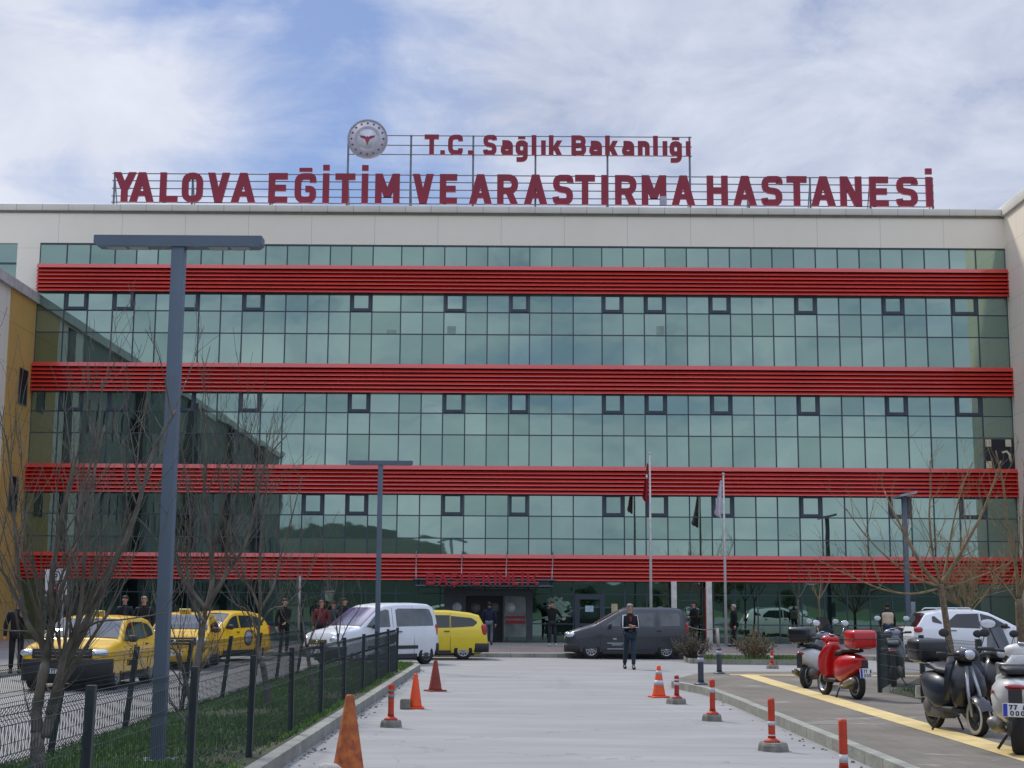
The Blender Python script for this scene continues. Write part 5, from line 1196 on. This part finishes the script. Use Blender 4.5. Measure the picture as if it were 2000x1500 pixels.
fence('wire_fence', 'dark green wire mesh fence leaning along the left side of the planted island', [(-4.78, 6.4), (-4.78, 9.4), (-4.78, 12.4), (-4.77, 15.3), (-4.77, 18.2), (-4.78, 21.3), (-4.8, 24.4), (-4.82, 27.4), (-4.85, 30.3), (-4.85, 33.3)], .15, 1.0, lean=.12)
fence('wire_fence', 'dark green wire mesh fence around the grass behind the scooters', [(8.95, 33.3), (6.95, 27.5), (6.95, 24.6), (6.95, 21.6)], .15, 1.08, group=None, post=.075)
# rope barrier by the white columns
rb = thing('chain_barrier', 'low red and white chain barrier on posts beside the white columns', 'barrier', (P(1335, 1250, 58).x, 58, .134))
xb = P(1403, 1250, 58).x - rb.location.x; WP = mat('barrier_pale', 'b9aea0', .6); RP = mat('barrier_red', '9c3030', .6)
MB().tube([(0, 0, 0), (0, 0, 1.0)], .06, 8).build('post', RP, rb); MB().tube([(0, 0, .65), (0, 0, .85)], .063, 8).build('white_band', WP, rb); MB().tube([(xb, 0, 0), (xb - .04, 0, .75)], .07, 8).build('post', WP, rb)
MB().tube([(xb * t, 0, .88 - .12 * math.sin(math.pi * t) - .14 * t) for t in [i / 10 for i in range(11)]], .022, 6).build('chain', mat('chain_pink', '9b7f78', .6), rb)

# ---- cones and flexible posts
ORB = mat('cone_orange', 'd9480c', .55, var=.06, scale=5.); ORW = mat('cone_weathered', 'b8672a', .75, col2='7a2c14', scale=9., dirt=.8); ORD = mat('cone_dull_red', '8e2f1c', .7, col2='6b2417', scale=5., dirt=.3)
RFW = mat('reflective_white', 'bfc2c4', .4); FLX = mat('post_orange_red', 'b83818', .65, var=.14, scale=9., dirt=.35); RUB = mat('block_concrete', '85847a', .95, var=.2, scale=8., bump=.9, dirt=.25)
def cone(label, px, py, h, mt, base=.36, bands=(), tilt=0., sq=True, z=0.):
    g = G(px, py, z); r = thing('traffic_cone', label, 'traffic cone', (g.x, g.y, z), random.Random(px).uniform(0, .6), 'traffic cones along the road'); r.rotation_euler.x = tilt
    b = MB(); q = base / 2
    b.rbox((-q, -q, 0), (q, q, .03), .01); b.build('base', mt, r)
    r0 = base * .36; c_ = MB(); c_.lathe([(r0 * 1.12, .0295), (r0, .06), (r0 * .20 + .012, h - .02), (r0 * .20, h), (r0 * .1, h)], (0, 0, 0), 24); c_.build('cone', mt, r)
    for a, b_ in bands:
        ra, rb_ = lerp(r0, r0 * .20 + .012, (a * h - .06) / (h - .08)) + .003, lerp(r0, r0 * .20 + .012, (b_ * h - .06) / (h - .08)) + .003
        m_ = MB(); m_.lathe([(ra, a * h), (rb_, b_ * h)], (0, 0, 0), 24); m_.build('white_band', RFW, r)
    return r
c1 = cone('tall weathered orange cone in the foreground, stained brown', 680, 1512, .80, ORW, .44)
bd = MB(); bd.ell((-.10, -.28, .04), (.14, .11, .10), 9, 6, pw=.8); o = bd.build('stone', mat('rubble_pale', 'b5b2a6', .9, bump=.8)); o.location = (G(668, 1512).x, G(668, 1512).y, 0); tag(o, 'pale lump of broken concrete in front of the weathered cone', 'stone')
cone('clean bright orange cone leaning slightly, beside a concrete block on the left', 811, 1384, .58, ORB, .30)
cone('dull dark red cone, farthest of the cones left of the lane', 850, 1350, .62, ORD, .36, z=.0)
cone('bright orange cone with two white bands, right of the lane', 1287, 1362, .60, ORB, .34, bands=((.38, .54), (.72, .84)))
g = G(792, 1385); o = MB().rbox((-.09, -.08, 0), (.08, .08, .17), .025).build('concrete_block', RUB); o.location = (g.x, g.y, 0); tag(o, 'small concrete block touching the clean orange cone', 'concrete block')
def flexpost(label, px, py, h, block=True, bands=(), blk=.30, mt=FLX, rr=.042, grp='orange flexible posts along the kerbs', z=0., cat='bollard'):
    g = G(px, py, z); r = thing('flexible_post', label, cat, (g.x, g.y, z), random.Random(px).uniform(-.5, .5), grp); z0 = 0
    if block:
        z0 = .10; b = MB(); q = blk / 2; n = 9; rn = random.Random(px); pg = [(q * rn.uniform(.8, 1.15) * math.cos(2 * math.pi * i / n), q * rn.uniform(.8, 1.15) * math.sin(2 * math.pi * i / n)) for i in range(n)]
        b.loft([[(x * 1.06, y * 1.06, 0) for x, y in pg], [(x, y, .07) for x, y in pg], [(x * .9, y * .9, .10) for x, y in pg]], 0, False, True); b.build('concrete_base', RUB, r)
    f = MB(); f.lathe([(rr * 2.3, z0 - .004), (rr * 2.3, z0 + .018), (rr * 1.6, z0 + .035), (rr * 1.15, z0 + .05)], (0, 0, 0), 18); f.build('foot', mt, r)
    p_ = MB(); p_.lathe([(rr * 1.15, z0 + .049), (rr, z0 + .10), (rr, h - .03), (rr * .92, h), (rr * .3, h + .003)], (0, 0, 0), 18); p_.build('post', mt, r)
    for a, b_ in bands: m_ = MB(); m_.lathe([(rr + .003, a), (rr + .003, b_)], (0, 0, 0), 18); m_.build('reflective_band', RFW, r)
    return r
GRB = mat('band_grey', '7f7570', .6)
f1 = flexpost('orange flexible post on a small concrete base, left of the lane', 763, 1420, .60); m_ = MB(); m_.lathe([(.0455, .40), (.0455, .46)], (0, 0, 0), 18); m_.build('reflective_band', GRB, f1); m_ = MB(); m_.lathe([(.0455, .49), (.0455, .52)], (0, 0, 0), 18); m_.build('reflective_band', GRB, f1)
flexpost('red flexible post with white bands on a flat slab, next to the banded cone', 1322, 1375, .50, bands=((.33, .38), (.41, .44)), blk=.34, mt=mat('post_red', 'a3262a', .6))
flexpost('orange flexible post with one broad white band near the kerb, second from the banded cone', 1392, 1408, .62, bands=((.42, .50),))
flexpost('orange flexible post with spiral white tape on a broad lump of concrete', 1508, 1466, .62, bands=((.30, .35), (.17, .19)), blk=.42)
flexpost('orange flexible post cut by the bottom frame edge at the right', 1649, 1530, .62, bands=((.2, .28),))
flexpost('orange flexible post standing out on the bright cross road', 1508, 1306, .50, bands=((.3, .36),), blk=.4)
flexpost('thin orange post behind the green fence', 1716, 1292, .72, bands=((.3, .38),), block=False, rr=.035)
SL = mat('bollard_slate', '3a414f', .5)
for px, py, lb in ((1369, 1337, 'dark slate bollard with pale reflective top, nearer one of the pair'), (1405, 1316, 'dark slate bollard with pale top, farther one of the pair')):
    r = flexpost(lb, px, py, .60, block=False, mt=SL, rr=.06, grp='slate bollards at the pavement corner', z=.149); m_ = MB(); m_.lathe([(.064, .45), (.064, .54)], (0, 0, 0), 18); m_.build('reflective_band', mat('band_lilac', 'aeb0c4', .5), r)

# ---- trees
BARK = mat('bark_grey_brown', '77736a', .9, var=.3, scale=14., bump=.8); TWIG = mat('twig_brown', '666157', .9, var=.25, scale=6.)
BARK2 = mat('bark_tan', '7a6a55', .9, var=.25, scale=12., bump=.6); TWIG2 = mat('twig_tan', '857356', .9, var=.2, scale=5.)
def sm_path(pts, n=4):
    o = []
    for i in range(len(pts) - 1):
        p0, p1, p2, p3 = pts[max(i - 1, 0)], pts[i], pts[i + 1], pts[min(i + 2, len(pts) - 1)]
        for j in range(n):
            t = j / n; o.append(.5 * ((2 * p1) + (-p0 + p2) * t + (2 * p0 - 5 * p1 + 4 * p2 - p3) * t * t + (-p0 + 3 * p1 - 3 * p2 + p3) * t ** 3))
    o.append(pts[-1]); return o
def bare_tree(name, label, D, trunk, stems, r0, seed, twig_len=1.6, dens=7., up=.75, mats=(None, None), zbase=.15, depth=2, group='bare trees', spread=.5, rmin=.0028):
    """trunk/stems: photo-surveyed paths at distance D, stems wander in depth as well"""
    rn = random.Random(seed); bk, tw = mats[0] or BARK, mats[1] or TWIG
    def path(px, dd=0.): 
        n = len(px); return [P(x, y, D + dd * (i / max(1, n - 1)) + (rn.uniform(-.05, .05) if i else 0)) for i, (x, y) in enumerate(px)]
    tp = path(trunk); base = Vector((tp[0].x, D, zbase)); tp[0] = Vector((tp[0].x, D, zbase - .03))
    r = thing(name, label, 'tree', base, 0, group); tb, cb = MB(), MB()
    tp = sm_path([p - base for p in tp]); n = len(tp)
    tb.tube([tuple(p) for p in tp], [r0 * (1.25 if i == 0 else 1) * (1 - .35 * i / n) * rn.uniform(.94, 1.06) for i in range(n)], 10); tb.build('trunk', bk, r)
    def grow(p, d, ln, rad, lvl):
        k = 6 if lvl > 0 else 4; pts = [p]; dd = d.normalized()
        for i in range(k):
            dd = (dd + Vector((rn.gauss(0, .13), rn.gauss(0, .13), rn.gauss(.07 * up, .08)))).normalized(); pts.append(pts[-1] + dd * (ln / k))
        cb.tube([tuple(q) for q in pts], [max(rmin * .7, rad * (1 - .8 * i / k)) for i in range(k + 1)], 5 if lvl > 0 else 3, mi=0, smooth=lvl > 0, cap=False)
        if lvl > 0:
            m_ = max(2, int(ln * dens * (.8 if lvl == 1 else .6)))
            for _ in range(m_):
                t = rn.uniform(.12, .95); i = min(k - 1, int(t * k)); q = pts[i].lerp(pts[i + 1], t * k - i); ax = (pts[i + 1] - pts[i]).normalized()
                sd = Vector((rn.gauss(0, 1), rn.gauss(0, 1), rn.gauss(.2, .6))); sd = (sd - ax * sd.dot(ax)).normalized()
                grow(q, ax * rn.uniform(.5, 1) + sd * rn.uniform(.4, .9) + Vector((0, 0, up * .6)), ln * rn.uniform(.22, .5), max(rmin, rad * .45 * (1 - t * .5)), lvl - 1)
    for sp, rad in stems:
        dd = rn.uniform(-spread, spread); pts = sm_path([p - base for p in path(sp, dd)]); n = len(pts)
        cb.tube([tuple(p) for p in pts], [max(rmin, rad * .88 * (1 - .78 * i / n)) * rn.uniform(.93, 1.07) for i in range(n)], 7)
        tot = sum((pts[i + 1] - pts[i]).length for i in range(n - 1))
        for _ in range(int(tot * dens)):
            t = rn.uniform(.15, 1.0); i = min(n - 2, int(t * (n - 1))); ax = (pts[i + 1] - pts[i]).normalized()
            sd = Vector((rn.gauss(0, 1), rn.gauss(0, 1), rn.gauss(.1, .5))); sd = (sd - ax * sd.dot(ax)).normalized()
            grow(pts[i], ax * rn.uniform(.3, .9) + sd * rn.uniform(.4, 1.) + Vector((0, 0, up)), twig_len * rn.uniform(.35, 1.) * (1 - .35 * t), max(rmin, rad * .32 * (1 - .6 * t)), depth - 1)
    cb.build('crown', tw, r); return r
bare_tree('bare_tree', 'thick bare tree with forked trunk, nearest at the left edge of the frame', 13.2,
    [(74, 1540), (73, 1460), (72, 1425)],
    [([(72, 1430), (72, 1388), (84, 1320), (90, 1290), (95, 1257), (103, 1200), (100, 1140), (112, 1060), (128, 980), (150, 890)], .062),
     ([(86, 1440), (104, 1385), (119, 1325), (134, 1284), (158, 1235), (185, 1180), (222, 1100), (249, 1050), (275, 970), (300, 880), (345, 800)], .058),
     ([(95, 1395), (113, 1330), (126, 1280), (140, 1248), (152, 1215), (160, 1165), (165, 1090), (178, 1000), (185, 920), (205, 830)], .040),
     ([(90, 1290), (80, 1255), (54, 1218), (45, 1180), (38, 1130), (30, 1050), (24, 950), (12, 850)], .035),
     ([(54, 1218), (20, 1140), (0, 1110), (-30, 1060)], .022), ([(95, 1257), (60, 1235), (20, 1232), (-20, 1228)], .014),
     ([(103, 1200), (128, 1130), (150, 1050), (160, 960), (190, 860), (200, 740)], .024),
     ([(158, 1235), (190, 1215), (240, 1210), (290, 1203), (330, 1196)], .014),
     ([(86, 1330), (98, 1350), (125, 1346), (150, 1325), (170, 1295)], .010), ([(72, 1420), (52, 1375), (44, 1330), (30, 1270)], .010)],
    .075, 21, twig_len=1.9, dens=6.2, up=1.15, depth=2, rmin=.0032)
bare_tree('bare_tree', 'bare tree with a sawn side stump right behind the big lamp pole', 16.3,
    [(374, 1490), (370, 1445), (370, 1410), (378, 1350)],
    [([(378, 1352), (384, 1300), (392, 1250), (399, 1210), (403, 1185)], .062), ([(402, 1190), (375, 1155), (351, 1115), (335, 1050), (330, 960), (318, 860)], .034), ([(402, 1190), (414, 1140), (411, 1080), (398, 990), (402, 880), (390, 790)], .036),
     ([(402, 1190), (425, 1150), (450, 1110), (480, 1060), (500, 980), (520, 900), (560, 850)], .032), ([(399, 1215), (380, 1180), (365, 1110), (372, 1020), (360, 900)], .024),
     ([(372, 1430), (352, 1395), (334, 1370), (326, 1345)], .028), ([(376, 1385), (366, 1345), (352, 1290), (340, 1268), (328, 1266)], .036), ([(403, 1185), (440, 1120), (445, 1030), (470, 930), (480, 830)], .022)],
    .062, 22, twig_len=1.7, dens=8., up=1.0, depth=2, rmin=.0034)
bare_tree('bare_tree', 'bare tree leaning left with a pale scar at its foot, right of the sawn one', 22.8,
    [(542, 1402), (528, 1396), (520, 1340), (514, 1300)],
    [([(514, 1302), (503, 1270), (505, 1230), (510, 1185)], .055), ([(508, 1195), (490, 1150), (468, 1125), (450, 1050), (452, 960), (440, 880)], .03), ([(509, 1190), (534, 1145), (550, 1080), (570, 1010), (590, 930)], .03), ([(509, 1190), (507, 1110), (512, 1020), (522, 930), (520, 840)], .032), ([(505, 1225), (530, 1190), (560, 1180), (600, 1130), (620, 1060)], .02), ([(508, 1240), (480, 1190), (460, 1180), (430, 1120)], .02)],
    .07, 23, twig_len=1.6, dens=6., depth=2)
bare_tree('bare_tree', 'slender bare tree on the island beyond the leaning one', 27.0,
    [(613, 1362), (606, 1310), (598, 1260)], [([(598, 1262), (590, 1210), (580, 1150), (585, 1090)], .028), ([(600, 1265), (620, 1215), (650, 1170), (660, 1120)], .022), ([(599, 1280), (575, 1230), (550, 1200), (540, 1150)], .02), ([(602, 1290), (625, 1250), (640, 1215)], .015)], .045, 24, twig_len=1.1, dens=7., depth=2)
bare_tree('bare_tree', 'young bare sapling on the island in front of the white van bonnet', 33.0,
    [(667, 1325), (664, 1290), (660, 1250)], [([(660, 1252), (655, 1210), (640, 1150), (648, 1100)], .02), ([(662, 1262), (680, 1220), (705, 1180), (700, 1130)], .018), ([(660, 1255), (668, 1190), (672, 1120)], .018)], .032, 25, twig_len=1.0, dens=6., depth=2)
bare_tree('bare_tree', 'tan barked bare tree with spreading crown in front of the white car', 40.0,
    [(1862, 1300), (1852, 1240), (1843, 1180), (1838, 1140)],
    [([(1836, 1145), (1800, 1105), (1772, 1050), (1745, 1000), (1728, 960)], .075), ([(1838, 1140), (1865, 1100), (1890, 1055), (1915, 1010), (1935, 960), (1955, 900)], .08), ([(1836, 1135), (1822, 1080), (1815, 1010), (1818, 950), (1816, 900)], .05),
     ([(1834, 1145), (1790, 1130), (1740, 1095), (1690, 1045), (1650, 990)], .05), ([(1832, 1150), (1780, 1160), (1720, 1150), (1650, 1120), (1590, 1090)], .04), ([(1840, 1142), (1852, 1080), (1862, 1020), (1880, 950), (1900, 900)], .045), ([(1842, 1150), (1890, 1135), (1950, 1110), (1990, 1090)], .04)],
    .11, 26, twig_len=2.2, dens=3.4, up=.6, mats=(BARK2, TWIG2), depth=2, rmin=.006, spread=1.2)
bare_tree('bare_tree', 'tan barked bare tree at the right frame edge behind the motor scooters', 30.0,
    [(2000, 1360), (1996, 1260), (1990, 1170)], [([(1990, 1172), (1985, 1110), (1970, 1040), (1960, 950), (1945, 880)], .05), ([(1990, 1172), (2010, 1100), (2030, 1020), (2050, 920)], .05), ([(1989, 1180), (1960, 1140), (1930, 1110), (1890, 1090)], .03), ([(1991, 1170), (2000, 1090), (1998, 1000), (2005, 930)], .035)],
    .12, 27, twig_len=1.5, dens=4., up=.6, mats=(BARK2, TWIG2), depth=2, rmin=.005, spread=.8)
bare_tree('bare_tree', 'dense pale crowned bare tree close to the facade at the right', 55.0,
    [(1893, 1262), (1892, 1220), (1890, 1200)], [([(1890, 1202), (1860, 1160), (1840, 1120)], .04), ([(1890, 1202), (1895, 1140), (1900, 1080)], .04), ([(1890, 1202), (1925, 1160), (1950, 1120)], .04), ([(1890, 1202), (1880, 1150), (1870, 1090)], .035), ([(1890, 1202), (1910, 1170), (1980, 1150)], .03)],
    .09, 28, twig_len=2.2, dens=7., up=.4, mats=(BARK2, mat('twig_straw', '9a8660', .9, var=.2)), zbase=.134, depth=2, rmin=.010, spread=1.)
for px, D, sd_, lb in ((1560, 57.5, 31, 'thin bare tree in front of the ground floor glass, left of its twin'), (1601, 56.5, 32, 'thin bare tree with pale stem behind the silver scooter')):
    bare_tree('bare_tree', lb, D, [(px, 1265), (px, 1210), (px - 2, 1170)], [([(px - 2, 1172), (px - 15, 1140), (px - 22, 1110)], .03), ([(px - 2, 1172), (px + 2, 1140), (px - 2, 1105)], .03), ([(px - 2, 1172), (px + 16, 1140), (px + 20, 1112)], .03)], .05, sd_, twig_len=.9, dens=4., mats=(BARK2 if sd_ == 32 else BARK, TWIG2 if sd_ == 32 else TWIG), zbase=.134, rmin=.009)
# shrubs
def shrub(label, px, D, hgt, wid, seed, tw, leaf, z=.137):
    b = P(px, 1183, D); r = thing('shrub', label, 'shrub', (b.x, D, z), 0, 'shrubs by the cross road'); rn = random.Random(seed); mb = MB(); lf = MB()
    for _ in range(150):
        a = rn.uniform(0, 2 * math.pi); q = rn.random() ** .6 * wid / 2; h = hgt * rn.uniform(.5, 1.) * (1 - .4 * q / wid * 2); p0 = Vector((math.cos(a) * q * .3, math.sin(a) * q * .3, 0)); p2 = Vector((math.cos(a) * q, math.sin(a) * q, h)); p1 = p0.lerp(p2, .5) + Vector((rn.gauss(0, .04), rn.gauss(0, .04), .05))
        mb.tube([tuple(p0), tuple(p1), tuple(p2)], [.010, .007, .004], 3, smooth=False, cap=False)
        for _ in range(9):
            c = p0.lerp(p2, rn.uniform(.35, 1)) + Vector((rn.gauss(0, .06), rn.gauss(0, .06), rn.gauss(0, .05))); u = Vector((rn.gauss(0, 1), rn.gauss(0, 1), rn.gauss(0, 1))).normalized() * .028; v = u.cross(Vector((rn.gauss(0, 1), rn.gauss(0, 1), 1))).normalized() * .018
            lf.add([tuple(c - u), tuple(c + v), tuple(c + u), tuple(c - v)], [(0, 1, 2, 3)])
    mb.build('stems', tw, r); lf.build('foliage', leaf, r)
LFB = mat('leaf_brown', (.085, .055, .035), .8, col2=(.05, .045, .02)); LFG = mat('leaf_olive', (.06, .075, .022), .8, col2=(.10, .06, .03), scale=2.)
shrub('dry brown leafed shrub right behind the dark van', 1352, 46.0, .95, 1.5, 41, TWIG, LFB); shrub('olive and brown shrub in the planting bed, right one of the pair', 1472, 45.6, 1.05, 1.5, 42, TWIG2, LFG)
# far trees and parked cars behind the camera, only mirrored in the glass
def leafy(px, y, h, seed, lb):
    rn = random.Random(seed); r = thing('leafy_tree', lb, 'tree', (px, y, -.03), 0, 'trees behind the photographer'); MB().tube([(0, 0, 0), (.1, 0, h * .5), (0, .1, h * .8)], [h * .03, h * .02, .03], 7).build('trunk', BARK, r)
    lf = MB(); cl = [(rn.gauss(0, h * .16), rn.gauss(0, h * .16), h * rn.uniform(.4, .95)) for _ in range(16)]
    for _ in range(2600):
        c0 = rn.choice(cl); c = Vector(c0) + Vector((rn.gauss(0, h * .07), rn.gauss(0, h * .07), rn.gauss(0, h * .06))); u = Vector((rn.gauss(0, 1), rn.gauss(0, 1), rn.gauss(0, 1))).normalized() * h * .028; v = u.cross(Vector((rn.gauss(0, 1), rn.gauss(0, 1), 1))).normalized() * h * .02
        lf.add([tuple(c - u), tuple(c + v), tuple(c + u), tuple(c - v)], [(0, 1, 2, 3)])
    lf.build('crown', mat('leaf_dark', (.045, .085, .025), .8, col2=(.02, .045, .012), scale=.8), r)
LBT = 'round green tree in the row behind the photographer, mirrored in the glass'
for i, (x, y, h) in enumerate([(2, -42, 4), (9, -46, 4.5), (17, -40, 3.6), (26, -48, 5), (33, -44, 4), (-6, -50, 4.5)]): leafy(x, y, h, 60 + i, LBT)
struct(MB().flat([(-14, -61), (-14, -200), (80, -200), (80, -61)], -.01), 'lawn', mat('lawn', (.06, .12, .03), .95, col2=(.045, .09, .02), scale=.2))
for i, (x, y, a) in enumerate([(12.5, -22, 90), (16, -22, 90), (19.4, -22.5, 90), (26, -24, 88), (30, -24, 92)]):
    dup(vS, (x, y, 0), R(a), 'white car parked behind the photographer, mirrored in the ground floor glass')['group'] = 'cars parked behind the photographer'
